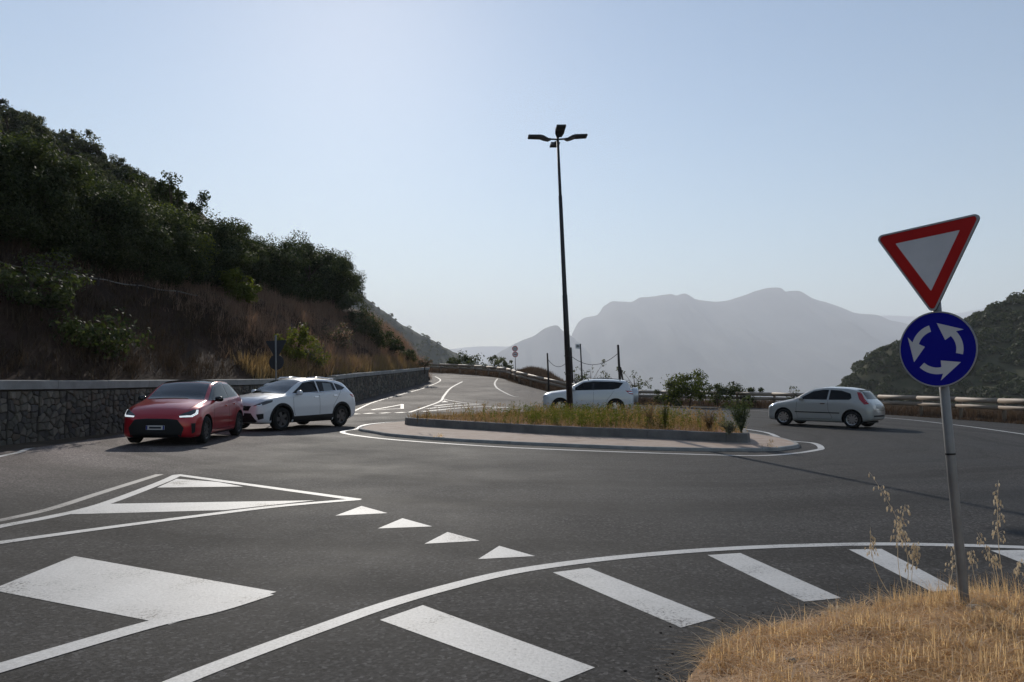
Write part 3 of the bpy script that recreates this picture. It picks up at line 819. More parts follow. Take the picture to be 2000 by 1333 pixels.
ridge_mesh('mountain_spur', [(900, 790), (960, 700), (1005, 672), (1045, 655), (1055, 648), (1078, 637), (1085, 636), (1100, 646), (1120, 660), (1160, 700), (1230, 770)], 7600, 1800, 1800, BASE, M['mountain'], 33, rough=16, nu=160)
ridge_mesh('distant_ridge', [(500, 770), (700, 700), (800, 690), (885, 682), (940, 677), (1000, 677), (1060, 690), (1150, 720), (1300, 770)], 13500, 2500, 1500, BASE, M['mountain'], 44, rough=12)
ridge_mesh('distant_ridge', [(1450, 770), (1600, 690), (1700, 622), (1730, 617), (1800, 619), (1870, 612), (1920, 602), (1965, 592), (2050, 580), (2200, 560), (2400, 600)], 13800, 2500, 1500, BASE, M['mountain'], 45, rough=16)
ridge_mesh('hazy_hill', [(420, 440), (560, 500), (690, 573), (705, 578), (740, 602), (790, 637), (840, 664), (900, 694), (950, 716), (1000, 738), (1060, 765), (1120, 800)], 1050, 420, 500, -70, M['far_hill'], 55, rough=5, nu=300, gul=0.16)
# green hillside on the right
RH = [(130, -34), (146, -1.5), (158, 9), (168, 16), (183, 24), (199, 30), (212, 35.5), (221, 39), (240, 47), (280, 58), (340, 66), (420, 60)]
def z_righthill(X, Y):
    r = np.interp(X, [p[0] for p in RH], [p[1] for p in RH])
    r = np.where(X < 130, -34 - (130 - X) * 0.9, r)
    k = np.clip((Y - 330) / 120.0, -3, 1)
    fr = np.where(Y < 330, -0.42 * (330 - Y), -0.3 * (Y - 330))
    return r + fr + (fbm(X * 0.03, Y * 0.03, 3, 8) - 0.5) * 10
rh = mesh_obj('green_hill', grid_mesh('green_hill', np.linspace(70, 430, 70), np.linspace(150, 480, 60), z_righthill, M['scrub'])); tag(rh, kind='structure')

# ================================================================== vegetation
def leaf_quads(C, size, rng, out=None, aspect=0.5):
    """small diamond leaves at points C; with out given they mostly face outwards"""
    n = len(C)
    a = rng.normal(size=(n, 3))
    if out is not None:
        o_ = out + rng.normal(0, 0.45, (n, 3)); o_ /= np.linalg.norm(o_, axis=1, keepdims=True) + 1e-9
        a -= o_ * (a * o_).sum(1, keepdims=True)
        a /= np.linalg.norm(a, axis=1, keepdims=True)
        b = np.cross(o_, a)
        s = (size * rng.uniform(0.6, 1.4, n))[:, None]
        P = np.stack([C - a * s, C + b * s * aspect + a * s * 0.1, C + a * s, C - b * s * aspect + a * s * 0.1], 1).reshape(-1, 3)
        return P, np.arange(4 * n).reshape(n, 4)
    a /= np.linalg.norm(a, axis=1, keepdims=True)
    b = rng.normal(size=(n, 3)); b -= a * (a * b).sum(1, keepdims=True); b /= np.linalg.norm(b, axis=1, keepdims=True)
    s = (size * rng.uniform(0.6, 1.4, n))[:, None]
    P = np.stack([C - a * s, C + b * s * aspect + a * s * 0.1, C + a * s, C - b * s * aspect + a * s * 0.1], 1).reshape(-1, 3)
    F = np.arange(4 * n).reshape(n, 4)
    return P, F

def crown_points(rng, n, rx, ry, rz, clumps, cr, hollow=0.45, base_flat=0.3):
    """leaf positions: clumps spread through an uneven ellipsoid"""
    d = rng.normal(size=(clumps, 3)); d /= np.linalg.norm(d, axis=1, keepdims=True)
    r = (hollow + (1 - hollow) * rng.random(clumps)**0.6)[:, None]
    bumps = 0.82 + 0.36 * rng.random((clumps, 1))
    cc = d * r * bumps * np.array([rx, ry, rz])
    cc[:, 2] = np.where(cc[:, 2] < -base_flat * rz, -base_flat * rz + 0.35 * (cc[:, 2] + base_flat * rz), cc[:, 2])
    w = rng.random(clumps) + 0.4; w /= w.sum()
    k = rng.choice(clumps, n, p=w)
    q = rng.normal(size=(n, 3)); q /= np.linalg.norm(q, axis=1, keepdims=True)
    rad = cr * (0.55 + 0.75 * rng.random(clumps))[k] * rng.random(n)**0.4
    dirs = q + 0.6 * d[k] + np.array([0, 0, 0.25]); dirs /= np.linalg.norm(dirs, axis=1, keepdims=True)
    return cc[k] + q * rad[:, None] * np.array([1, 1, 0.8]), cc, dirs

def tree_meshes(seed, h, rx, rz, n, leaf, mats, clumps=55, cr=0.55, trunk_r=0.13, sparse=False, ry=None, hollow=0.45, flat=0.3):
    rng = np.random.default_rng(seed)
    cz = h - rz * 0.98
    P, cc, dirs = crown_points(rng, n, rx, ry or rx, rz, clumps, cr, hollow, flat)
    P[:, 2] += cz
    V, F = leaf_quads(P, leaf, rng, None if sparse else dirs)
    crown = np_mesh('crown', V, F, mats[0])
    if len(mats) > 1:
        for m_ in mats[1:]: crown.materials.append(m_)
        zz = P[:, 2]
        crown.polygons.foreach_set('material_index', rng.integers(0, len(mats), len(F)).astype(np.int32))
    mb = MB()
    bend = Vector((rng.uniform(-0.3, 0.3), rng.uniform(-0.3, 0.3), 0))
    top = Vector((0, 0, cz)) + bend
    mb.tube([Vector((0, 0, -0.4)), Vector((0, 0, 0.1)), bend * 0.4 + Vector((0, 0, cz * 0.5)), top, top + Vector((0, 0, rz * 0.5))], [trunk_r * 1.5, trunk_r * 1.15, trunk_r, trunk_r * 0.75, trunk_r * 0.2], 7)
    for c in cc[:: max(1, len(cc) // (26 if sparse else 12))]:
        e = Vector(c) + Vector((0, 0, cz)); s_ = bend * 0.5 + Vector((0, 0, cz * rng.uniform(0.45, 0.95)))
        m_ = s_.lerp(e, 0.5) + Vector((0, 0, 0.15))
        mb.tube([s_, m_, e], [trunk_r * 0.45, trunk_r * 0.28, trunk_r * 0.08], 5)
    o = mb.build('trunk', M['bark'], None, True); trunk = o.data; bpy.data.objects.remove(o)
    return trunk, crown

def place_tree(name, meshes, p, scale, rz, label, cat, group=None, sc=None):
    root = empty(name, p, UPROT); root.rotation_euler.rotate_axis('Z', rz)
    root.scale = sc or (scale, scale, scale * random.uniform(0.92, 1.1))
    tag(root, label, cat, group)
    for nm, me in (('trunk', meshes[0]), ('crown', meshes[1])):
        link(bpy.data.objects.new(nm, me), root)
    return root
UPROT = Vector((0, 0, 1)).rotation_difference(UP).to_euler()

LD, LO, LY, LG = M['leaf_dark'], M['leaf_olive'], M['leaf_yellow'], M['leaf_grey']
T_DENSE = [tree_meshes(100 + k, 4.6, 2.3, 2.35, 15000, 0.078, [LD, LD, LO], 70, 0.72, flat=0.85) for k in range(3)]
T_OLIVE = [tree_meshes(200 + k, 4.2, 2.2, 2.1, 13500, 0.076, [LO, LD], 70, 0.6, flat=0.85) for k in range(2)]
T_YEL = [tree_meshes(300 + k, 4.4, 2.2, 2.2, 13500, 0.078, [LY, LO], 65, 0.62, flat=0.85) for k in range(2)]
T_OPEN = [tree_meshes(400 + k, 5.8, 2.2, 1.7, 2300, 0.1, [LD], 34, 0.38, 0.1, True) for k in range(2)]
T_SCRUB = [tree_meshes(500 + k, 3.0, 1.7, 1.5, 3800, 0.11, [LO, LG, LD][k:k + 2], 34, 0.5) for k in range(2)]

def tree_at(px, s):   # hillside point seen in the column px at distance s up the bank
    k = (px - 1000.0) / FPX
    Y = (WX0 - s) / (k - WXK)
    return hillP(s, Y)
# the row standing on the upper edge of the bank, near to far
front = [(-150, 6.4, 'D'), (-95, 6.6, 'D'), (-40, 6.2, 'D'), (-60, 9.0, 'Y'), (5, 6.6, 'D'), (20, 9.6, 'Y'), (45, 6.2, 'D'), (75, 8.4, 'Y'), (85, 6.5, 'D'), (125, 6.2, 'D'), (128, 9.2, 'O'), (160, 6.6, 'D'), (185, 9.0, 'O'), (200, 6.3, 'D'), (230, 8.6, 'O'), (238, 6.4, 'D'), (262, 10.2, 'Y'), (270, 6.4, 'D'), (290, 8.2, 'Y'), (305, 6.6, 'D'), (322, 9.4, 'Y'), (335, 6.8, 'Y'),
         (352, 9.2, 'D'), (368, 7.0, 'D'), (388, 9.4, 'D'), (395, 6.9, 'D'), (415, 9.0, 'D'), (420, 7.0, 'O'), (442, 8.2, 'D'), (450, 10.2, 'D'), (470, 7.6, 'O'), (492, 9.0, 'D'), (510, 7.4, 'D'), (520, 10.0, 'D'), (538, 8.6, 'D'), (558, 7.6, 'D'), (565, 10.4, 'D'), (582, 9.0, 'D'), (598, 7.6, 'D'), (612, 10.2, 'D'), (622, 8.2, 'D'), (640, 9.6, 'D'), (648, 7.4, 'D'), (658, 8.6, 'D')]
txt = {'D': 'dense dark evergreen tree in the wood above the bank', 'O': 'olive green tree in the wood above the bank', 'Y': 'yellowish green tree in the wood above the bank'}
cnt = 0
for px, s, kind in front:
    p = tree_at(px, s); var = {'D': T_DENSE, 'O': T_OLIVE, 'Y': T_YEL}[kind]
    sc = (random.uniform(0.78, 0.92) if px < 340 else random.uniform(0.8, 0.95)) if px < 540 else random.uniform(0.95, 1.12)
    place_tree('evergreen_tree' if kind == 'D' else 'bushy_tree', var[cnt % len(var)], p + Vector((0, 0, -0.3)), sc, random.uniform(0, 6.3), txt[kind] + (', left of the pipe end' if px < 250 else ', where the pipe ends' if px < 400 else ', over the white crossover' if px < 560 else ', at its right-hand end'), 'tree', {'D': 'dark trees on the bank', 'O': 'olive green trees on the bank', 'Y': 'yellowish trees on the bank'}[kind])
    cnt += 1
place_tree('open_crowned_tree', T_OPEN[0], tree_at(292, 13), 1.0, 0.4, 'sparse open-crowned tree against the sky, higher and nearer of two', 'tree')
place_tree('open_crowned_tree', T_OPEN[1], tree_at(330, 11.5), 1.0, 2.0, 'sparse open-crowned tree against the sky, lower of two', 'tree')
# second rank closing the gaps
k = 0
for px in range(-150, 420, 36):
    p = tree_at(px + random.uniform(-10, 10), random.uniform(12, 16)); var = T_DENSE if k % 3 else T_OLIVE
    place_tree('evergreen_tree', var[k % len(var)], p + Vector((0, 0, -0.4)), random.uniform(0.6, 0.8), random.uniform(0, 6.3), 'dark tree in the second rank of the wood', 'tree', 'second rank of trees on the hill'); k += 1
# scrub on the upper slope, up to the skyline
rs = random.Random(5)
for k in range(210):
    s = rs.uniform(17, 56); Y = rs.uniform(18, 125)
    if Y > 60 + 1.1 * s: continue
    p = hillP(s, Y)
    v = p - Vector((0, 0, CAM_H)); px = 1000 + FPX * v.x / v.y
    if px < -120 or px > 330: continue
    place_tree('hill_shrub', T_SCRUB[k % 2], p + Vector((0, 0, -0.3)), rs.uniform(0.55, 1.15), rs.uniform(0, 6.3), 'round shrub on the upper slope below the skyline', 'shrub', 'shrubs on the upper slope')

# single bushes on the bank
def bush(px, s, h, r, mats, label, n=2600, leaf=0.07, seed=1, sparse=False, name='bush'):
    me = tree_meshes(seed, h, r, h * 0.52, n, leaf, mats, 26, r * 0.42, 0.04, sparse, hollow=0.3)
    return place_tree(name, me, tree_at(px, s), 1.0, random.uniform(0, 6), label, 'bush')
bush(463, 4.6, 2.3, 0.95, [LY], 'yellow-green round bush standing alone high on the dry bank', 3600, 0.075, 31)
bush(578, 1.0, 2.2, 0.95, [LY, M['weed_green']], 'bright green bush behind the sign seen from its back', 2400, 0.07, 32)
bush(612, 0.9, 1.2, 0.8, [LY, LG], 'low yellowish bush spilling over the wall coping', 1500, 0.06, 33)
bush(655, 2.2, 1.8, 1.0, [LG, M['bank_grass']], 'grey-green shrub low on the bank above the white crossover', 1800, 0.07, 34)
bush(690, 4.2, 2.6, 1.3, [LO, LG], 'olive shrub on the bank edge below the dark trees', 2600, 0.08, 35)
bush(712, 3.0, 2.2, 1.3, [LO, LG], 'grey-olive shrub half way along the far bank', 2400, 0.08, 36)
bush(738, 2.0, 1.9, 1.2, [LO, LD], 'dark olive shrub above the far half of the wall', 2200, 0.08, 37)
bush(765, 1.6, 1.6, 1.0, [LO, LD], 'dark shrub near the far end of the wall', 1800, 0.08, 38)
bush(795, 0.9, 1.2, 0.8, [LO, LG], 'small shrub on top of the far wall end', 1400, 0.07, 39)
bush(830, -0.5, 1.1, 0.6, [M['bank_grass'], LG], 'dry tuft of brush at the end of the wall', 1000, 0.06, 40)
bush(55, 2.6, 1.3, 1.2, [LD, LO], 'dark low shrub on the shaded bank, leftmost', 1800, 0.07, 41)
bush(190, 1.2, 1.2, 1.3, [LD, LO], 'dark spreading shrub on the shaded bank just above the wall', 1800, 0.07, 42)
bush(95, 4.0, 1.2, 1.0, [LY, LG], 'small shrub with yellow leaves below the pipe', 900, 0.06, 43)

# ---- grass and weeds
def blades(P, H, lean, width, rng, segs=2, droop=0.35, up=(0, 0, 1)):
    """curved tapering blades standing at points P (n,3)"""
    n = len(P); H = np.broadcast_to(H, n)
    az = rng.uniform(0, 2 * np.pi, n); d = np.stack([np.cos(az), np.sin(az), np.zeros(n)], 1)
    w = np.stack([-np.sin(az + rng.normal(0, 0.8, n)), np.cos(az), np.zeros(n)], 1)
    L = (np.abs(rng.normal(0, 1, n)) * lean)[:, None]
    W = np.broadcast_to(width, n)[:, None] * rng.uniform(0.7, 1.3, n)[:, None]
    up = np.array(up, float)
    rows = []
    for k in range(segs + 1):
        t = k / segs
        c = P + up * (H * t * (1 - droop * t * t * np.clip(L[:, 0], 0, 1)))[:, None] + d * L * H[:, None] * (0.35 * t + 0.65 * t * t)
        ww = W * (1 - t) ** 0.7
        if k < segs: rows += [c - w * ww / 2, c + w * ww / 2]
        else: rows += [c]
    m = len(rows)
    V = np.stack(rows, 1).reshape(-1, 3)
    b = np.arange(n)[:, None] * m
    tris = []
    for k in range(segs - 1):
        a = 2 * k
        tris += [b + np.array([[a, a + 1, a + 3]]), b + np.array([[a, a + 3, a + 2]])]
    a = 2 * (segs - 1)
    tris += [b + np.array([[a, a + 1, a + 2]])]
    return V, np.concatenate(tris, 0)

def join_np(parts):
    Vs, Fs, o = [], [], 0
    for V, F in parts: Vs.append(V); Fs.append(F + o); o += len(V)
    return np.concatenate(Vs), np.concatenate(Fs)

def stuff(name, V, F, mat, label, cat, parent=None):
    o = mesh_obj(name, np_mesh(name, V, F, mat), None, parent)
    tag(o, label, cat, kind='stuff'); return o

# bank grass: tufts, thicker and longer to the sunlit far end
rng = np.random.default_rng(77)
nt_ = 11000
s = rng.uniform(0.5, 7.0, nt_); Y = rng.uniform(12, 69, nt_)
dens = fbm(s * 0.6, Y * 0.35, 3, 14); keep = dens + rng.uniform(-0.25, 0.25, nt_) > 0.42 + 0.06 * (1 - sstep(26, 36, Y))
s, Y = s[keep], Y[keep]
X = Xw(Y) - s; Z = zhill(s, Y) - 0.03
per = 9
P = np.repeat(np.stack([X, Y, Z], 1), per, 0) + rng.normal(0, 0.11, (len(X) * per, 3)) * np.array([1, 1, 0.1])
H = np.repeat(rng.uniform(0.3, 0.95, len(X)) * (0.55 + 0.6 * sstep(20, 45, Y)), per) * rng.uniform(0.6, 1.2, len(P))
near_ = np.repeat(Y + 0.8 * s + rng.normal(0, 3, len(Y)) < 36, per)  # colour split along the shade: near blades painted dark, far ones in sunlit tone
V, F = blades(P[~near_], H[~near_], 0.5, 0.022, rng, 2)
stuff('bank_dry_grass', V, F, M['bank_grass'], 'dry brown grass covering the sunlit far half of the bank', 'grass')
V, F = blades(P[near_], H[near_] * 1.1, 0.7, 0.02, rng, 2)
stuff('bank_shaded_brush', V, F, M['bank_painted_shade'], 'brush covering the near half of the bank, its shade painted in as dark colour', 'brush')
# overgrown foot of the bank and hanging weeds over the far coping
nt_ = 900
Y = rng.uniform(30, 64, nt_); s = rng.uniform(0.35, 1.3, nt_)
P = np.repeat(np.stack([Xw(Y) - s, Y, zhill(s, Y)], 1), 10, 0) + rng.normal(0, 0.12, (nt_ * 10, 3)) * np.array([1, 1, 0.1])
V, F = blades(P, rng.uniform(0.25, 0.8, len(P)), 0.55, 0.025, rng, 2)
stuff('wall_top_weeds', V, F, M['weed_dry'], 'yellowish weeds growing along the top of the wall', 'weeds')

# ground cover beyond the guard rail
nt_ = 9000
a_ = rng.uniform(0, _rs[-1], nt_); off = np.abs(rng.normal(0, 1.6, nt_)) - 0.22
bx = np.interp(a_, _rs, _rx); by = np.interp(a_, _rs, _ry)
e = 0.5
tx = np.interp(a_ + e, _rs, _rx) - np.interp(a_ - e, _rs, _rx); ty = np.interp(a_ + e, _rs, _ry) - np.interp(a_ - e, _rs, _ry)
tl = np.hypot(tx, ty) + 1e-9
X = bx + ty / tl * off; Y = by - tx / tl * off
Z = np.where(off < 0.2, zroad(X, Y), zterrain(X, Y))
P = np.repeat(np.stack([X, Y, Z], 1), 8, 0) + rng.normal(0, 0.12, (nt_ * 8, 3)) * np.array([1, 1, 0.05])
offr = np.repeat(off, 8)
H = np.where(offr < 0.3, rng.uniform(0.05, 0.17, len(P)), rng.uniform(0.15, 0.62, len(P)))
V, F = blades(P, H, 0.5, 0.028, rng, 2)
stuff('roadside_dry_grass', V, F, M['roadside'], 'tangled dry grass under and behind the log guard rail', 'grass')
# mound of brown grass behind the rail
nt_ = 3500
X = rng.normal(4.0, 4.5, nt_); Y = rng.normal(68, 4.6, nt_); ok = rail_dist(X, Y) > 0.4; X, Y = X[ok], Y[ok]
P = np.repeat(np.stack([X, Y, zterrain(X, Y)], 1), 10, 0) + rng.normal(0, 0.16, (len(X) * 10, 3)) * np.array([1, 1, 0.05])
V, F = blades(P, rng.uniform(0.25, 0.6, len(P)), 0.5, 0.04, rng, 2)
stuff('mound_grass', V, F, M['roadside'], 'brown grass on the mound behind the bend of the guard rail', 'grass')

# leafy and bare shrubs behind the rail
def rail_shrub(px, Y, top, r, mats, label, n, leaf, seed, sparse, name='roadside_shrub', clumps=22, cr=0.3):
    p = at_depth(px, top, Y); z0 = float(zterrain(np.array([p.x]), np.array([Y]))[0])
    h = max(0.6, p.z - z0)
    me = tree_meshes(seed, h, r, min(h * 0.52, r * 1.1) if sparse else h * 0.5, n, leaf, mats, clumps, r * cr, 0.035, sparse, hollow=0.3, flat=0.3 if sparse else 0.97)
    place_tree(name, me, Vector((p.x, Y, z0)), 1.0, seed * 1.3, label, 'shrub', sc=(1, 1, 1))
rail_shrub(1347, 49, 724, 1.5, [LO, LY], 'round green bush behind the guard rail, tallest of the right-hand bushes', 4200, 0.075, 61, False, 'roadside_bush', 26, 0.4)
rail_shrub(1310, 50, 744, 1.1, [LO], 'green bush just left of the tall round bush behind the rail', 1600, 0.07, 62, False, 'roadside_bush')
rail_shrub(1403, 49.5, 748, 1.0, [LO], 'small green bush between the tall bush and the silver hatchback', 1400, 0.07, 63, False, 'roadside_bush')
rail_shrub(1452, 50, 751, 1.3, [LO, LD], 'low dark green bush behind the rail above the weedy island end', 1900, 0.07, 64, False, 'roadside_bush')
rail_shrub(1550, 47, 757, 0.6, [LG], 'low grey weeds behind the rail above the silver hatchback', 300, 0.06, 65, True)
rail_shrub(1160, 60, 704, 1.9, [LG, LO], 'bare open shrub behind the white off-roader between the posts', 520, 0.09, 66, True, clumps=30, cr=0.2)
rail_shrub(1128, 61, 716, 1.2, [LG, LO], 'open shrub beside the bus stop post', 420, 0.08, 71, True, clumps=24, cr=0.22)
rail_shrub(1240, 58, 716, 1.8, [LG, LO], 'bare open shrub right of the thick post', 480, 0.09, 67, True, clumps=30, cr=0.2)
rail_shrub(965, 84, 695, 1.3, [LO, LG], 'open shrub at the bend, left of the two round signs', 520, 0.12, 68, True, clumps=22, cr=0.28)
rail_shrub(986, 82, 699, 1.2, [LO, LG], 'open shrub touching the post of the two round signs', 480, 0.12, 69, True, clumps=22, cr=0.28)
rail_shrub(911, 90, 694, 2.0, [LO, LD], 'dark round shrub beyond the far bend of the road', 1500, 0.14, 70, False, clumps=22, cr=0.35)
rail_shrub(882, 91, 698, 1.1, [LO, LD], 'narrow dark shrub beyond the far bend, left of the round one', 700, 0.14, 72, False, clumps=16, cr=0.4)
rail_shrub(830, 92, 706, 1.3, [LO, LD], 'low shrub just past the far end of the wall', 600, 0.14, 73, False, clumps=16, cr=0.4)

# wood covering the hill on the right: nobody could count it
rng = np.random.default_rng(90)
pts = []
X = rng.uniform(125, 330, 2300); Y = rng.uniform(215, 350, 2300)
Z = z_righthill(X, Y)
px = 1000 + FPX * X / Y; py = 758 - FPX * (Z - 1.5) / Y
ok = (px > 1560) & (px < 2100) & (py < 850)
X, Y, Z = X[ok], Y[ok], Z[ok]
parts = []
for x, y, z in zip(X, Y, Z):
    r = rng.uniform(1.6, 4.0) * rng.uniform(0.8, 1.1); nl = 150
    q = rng.normal(size=(nl, 3)); q /= np.linalg.norm(q, axis=1, keepdims=True); q[:, 2] = np.abs(q[:, 2]) * 0.95 - 0.15
    lump = 0.78 + 0.3 * fbm(q[:, 0] * 2.5 + x, q[:, 1] * 2.5 + q[:, 2] * 2 + y, 2, 3)[:, None]
    C = np.array([x, y, z]) + q * r * lump * rng.uniform(0.9, 1.03, (nl, 1)) * np.array([1, 1, rng.uniform(0.8, 1.2)])
    parts.append(leaf_quads(C, 0.3 + 0.07 * r, rng, q, aspect=0.75))
V, F = join_np(parts)
stuff('hill_wood', V, F, M['leaf_hill'], 'green scrub wood covering the hill on the right', 'wood')
# scattered trees that roughen the skyline of the hazy hill
parts = []
hz = bpy.data.objects['hazy_hill'].data
co = np.empty(len(hz.vertices) * 3, np.float32); hz.vertices.foreach_get('co', co); co = co.reshape(-1, 3)
sel = co[(co[:, 1] > 700) & (co[:, 1] < 1060) & (co[:, 0] > -330)]
idx = rng.choice(len(sel), 1400)
for x, y, z in sel[idx]:
    r = rng.uniform(1.5, 4.0)
    q = rng.normal(size=(26, 3)); q /= np.linalg.norm(q, axis=1, keepdims=True); q[:, 2] = np.abs(q[:, 2])
    parts.append(leaf_quads(np.array([x + rng.uniform(-2, 2), y, z]) + q * r, 1.1, rng, aspect=0.8))
V, F = join_np(parts)
stuff('hazy_hill_scrub', V, F, M['leaf_hill'], 'scrub dotted over the hazy hill behind the road', 'scrub')

# ---- island weeds
rng = np.random.default_rng(123)
def bed_pts(n, f=None):
    out = []
    while len(out) < n:
        x, y = rng.uniform(-4, 7.2), rng.uniform(16.5, 29)
        if in_poly(x, y, BED_POLY) and (f is None or rng.random() < f(x, y)): out.append((x, y, 0.30 + 0.02))
    return np.array(out)
wd = lambda x, y: float(np.clip((x + 3.2) / 4.0, 0.12, 1)) * (0.1 + 0.9 * float(fbm(np.array(x * 0.9), np.array(y * 0.9), 2, 6) > 0.47))
P = np.repeat(bed_pts(1500), 7, 0); P[:, :2] += rng.normal(0, 0.09, (len(P), 2))
V, F = blades(P, rng.uniform(0.06, 0.26, len(P)), 0.7, 0.014, rng, 2)
stuff('island_dry_grass', V, F, M['weed_dry'], 'short dry grass on the roundabout island', 'grass')
def weeds(roots, hmin, hmax, leaves, lsize, rng, lean=0.12, flower=0):
    """upright stems with small leaves up their length"""
    parts = []; n = len(roots)
    Hh = rng.uniform(hmin, hmax, n)
    parts.append(blades(roots, Hh, lean, 0.012, rng, 2, 0.1))
    k = rng.integers(0, n, n * leaves); t = rng.uniform(0.15, 1.0, len(k))
    C = roots[k] + np.stack([rng.normal(0, 0.035, len(k)) * (1.2 - t * 0.5), rng.normal(0, 0.035, len(k)) * (1.2 - t * 0.5), Hh[k] * t * 0.97], 1)
    Q, Fq = leaf_quads(C, lsize, rng, aspect=0.35)
    T = np.concatenate([Fq[:, [0, 1, 2]], Fq[:, [0, 2, 3]]]); parts.append((Q, T))
    return join_np(parts)
V, F = weeds(bed_pts(950, lambda x, y: wd(x, y) * float(np.exp(-((x - 2.2) / 2.6)**2))), 0.2, 0.58, 15, 0.03, rng)
stuff('island_green_weeds', V, F, M['weed_green'], 'upright green weeds on the middle of the roundabout island', 'weeds')
V, F = weeds(bed_pts(750, lambda x, y: wd(x, y) * (0.25 + 0.75 * float(x > 2.5 or y > 23))), 0.2, 0.6, 12, 0.028, rng, 0.2)
stuff('island_dry_weeds', V, F, M['weed_dry'], 'straw-coloured branching weeds on the roundabout island', 'weeds')
# the feathery bush at the island's right end and a few single plants
def island_plant(name, px, py, h, spread, stems, leaves, lsize, mat, label, seed):
    r = np.random.default_rng(seed); p = G(px, py, 0.33)
    parts = []
    for k in range(stems):
        az = r.uniform(0, 6.28); ln = r.uniform(0.15, 1) * spread; hh = h * r.uniform(0.6, 1)
        e = np.array([math.cos(az) * ln, math.sin(az) * ln, hh])
        ts = np.linspace(0, 1, 4)
        m_ = MB(); m_.tube([Vector(e * np.array([t**1.3, t**1.3, t])) for t in ts], [0.007, 0.006, 0.004, 0.002], 4, False)
        Vq = np.array(m_.v); Fq = np.array(m_.f); parts.append((Vq, np.concatenate([Fq[:, [0, 1, 2]], Fq[:, [0, 2, 3]]])))
        t = r.uniform(0.2, 1, leaves)[:, None]
        C = e * np.concatenate([t**1.3, t**1.3, t], 1) + r.normal(0, 0.04, (leaves, 3))
        Q, Fq = leaf_quads(C, lsize, r, aspect=0.3); parts.append((Q, np.concatenate([Fq[:, [0, 1, 2]], Fq[:, [0, 2, 3]]])))
    V, F = join_np(parts)
    o = mesh_obj(name, np_mesh(name, V, F, mat)); o.location = p; tag(o, label, 'plant'); return o
island_plant('feathery_bush', 1448, 846, 0.95, 0.42, 60, 30, 0.024, leafmat('leaf_feather', (0.05, 0.065, 0.035), (0.13, 0.15, 0.085), 0.35), 'feathery grey-green bush at the right tip of the roundabout island', 1)
island_plant('low_weed', 1425, 848, 0.32, 0.3, 26, 16, 0.035, LG, 'low grey leafy weed beside the feathery bush', 2)
island_plant('thistle', 1299, 840, 0.75, 0.12, 14, 22, 0.03, M['weed_green'], 'slim dark green thistle stalk near the island kerb', 3)
island_plant('dry_weed', 1385, 842, 0.65, 0.35, 34, 14, 0.022, M['weed_dry'], 'bushy straw-coloured weed left of the feathery bush', 4)
island_plant('dry_weed', 1268, 833, 0.7, 0.35, 34, 14, 0.022, M['weed_dry'], 'bushy straw-coloured weed in the middle right of the island', 5)
for q, (px, lab) in enumerate(((815, 'lone dry stalk nearest the left tip of the island'), (834, 'second lone dry stalk from the left tip of the island'))):
    island_plant('dry_stalk', px, 826 + q, 0.5, 0.06, 3, 10, 0.018, M['weed_dry'], lab, 8 + q)
# weed growing from the gutter of the apron
def gutter_weed(px, py, h, label, seed):
    r = np.random.default_rng(seed); p = G(px, py)
    V, F = weeds(np.repeat(np.zeros((1, 3)), 9, 0) + r.normal(0, 0.06, (9, 3)) * np.array([1, 1, 0]), h * 0.5, h, 7, 0.025, r, 0.4)
    o = mesh_obj('gutter_weed', np_mesh('gutter_weed', V, F, M['straw_pale'])); o.location = p; tag(o, label, 'weed')
gutter_weed(860, 859, 0.22, 'pale dry weed in the gutter of the island apron', 1)
gutter_weed(1505, 880, 0.3, 'thin dry weed at the right end of the island apron', 2)

# ---- foreground verge with straw
VERGE_PX = [(1300, 1420), (1342, 1334), (1387, 1281), (1425, 1258), (1475, 1238), (1540, 1222), (1600, 1210), (1665, 1201), (1727, 1191), (1775, 1180), (1825, 1174), (1900, 1171), (2000, 1167), (2150, 1165)]
edge = catmull([G(*p) for p in VERGE_PX], 5)
vx = np.array([p.x for p in edge]); vy = np.array([p.y for p in edge])
VP = [(p.x, p.y) for p in edge] + [(8.0, edge[-1].y), (8.0, -1.0), (edge[0].x, -1.0)]
def edge_d(x, y):
    b = np.full(np.shape(x), 1e9)
    for i in range(len(vx) - 1):
        dx, dy = vx[i + 1] - vx[i], vy[i + 1] - vy[i]
        t = np.clip(((x - vx[i]) * dx + (y - vy[i]) * dy) / (dx * dx + dy * dy), 0, 1)
        b = np.minimum(b, np.hypot(x - vx[i] - t * dx, y - vy[i] - t * dy))
    return b
def verge_z(x, y): return 0.012 + 0.085 * sstep(0, 0.6, edge_d(x, y)) + 0.05 * (fbm(np.asarray(x) * 2.5, np.asarray(y) * 2.5, 3, 17) - 0.35) * sstep(0, 0.3, edge_d(x, y))
pts2 = [Vector(p) for p in VP]; eds = [(i, (i + 1) % len(pts2)) for i in range(len(pts2))]
gx = [Vector((x, y)) for x in np.arange(0.6, 8.0, 0.16) for y in np.arange(-1, 5.6, 0.16) if in_poly(x, y, VP) and edge_d(np.array(x), np.array(y)) > 0.05]
cv, _, cf, *_r = delaunay_2d_cdt(pts2 + gx, eds, [list(range(len(pts2)))], 1, 1e-5)
cz = verge_z(np.array([p.x for p in cv]), np.array([p.y for p in cv]))
vg = mesh_obj('grass_verge', pydata('grass_verge', [(p.x, p.y, float(z)) for p, z in zip(cv, cz)], cf, M['verge'], True)); tag(vg, kind='structure')
for f in vg.data.polygons:
    pass
rng = np.random.default_rng(5)
x = rng.uniform(0.7, 6.5, 330000); y = rng.uniform(1.6, 5.6, 330000)
px = 1000 + FPX * x / y
ok = (px < 2150) & (px > 1250); x, y = x[ok], y[ok]
inside = np.array([in_poly(a, b, VP) for a, b in zip(x, y)])
x, y = x[inside], y[inside]
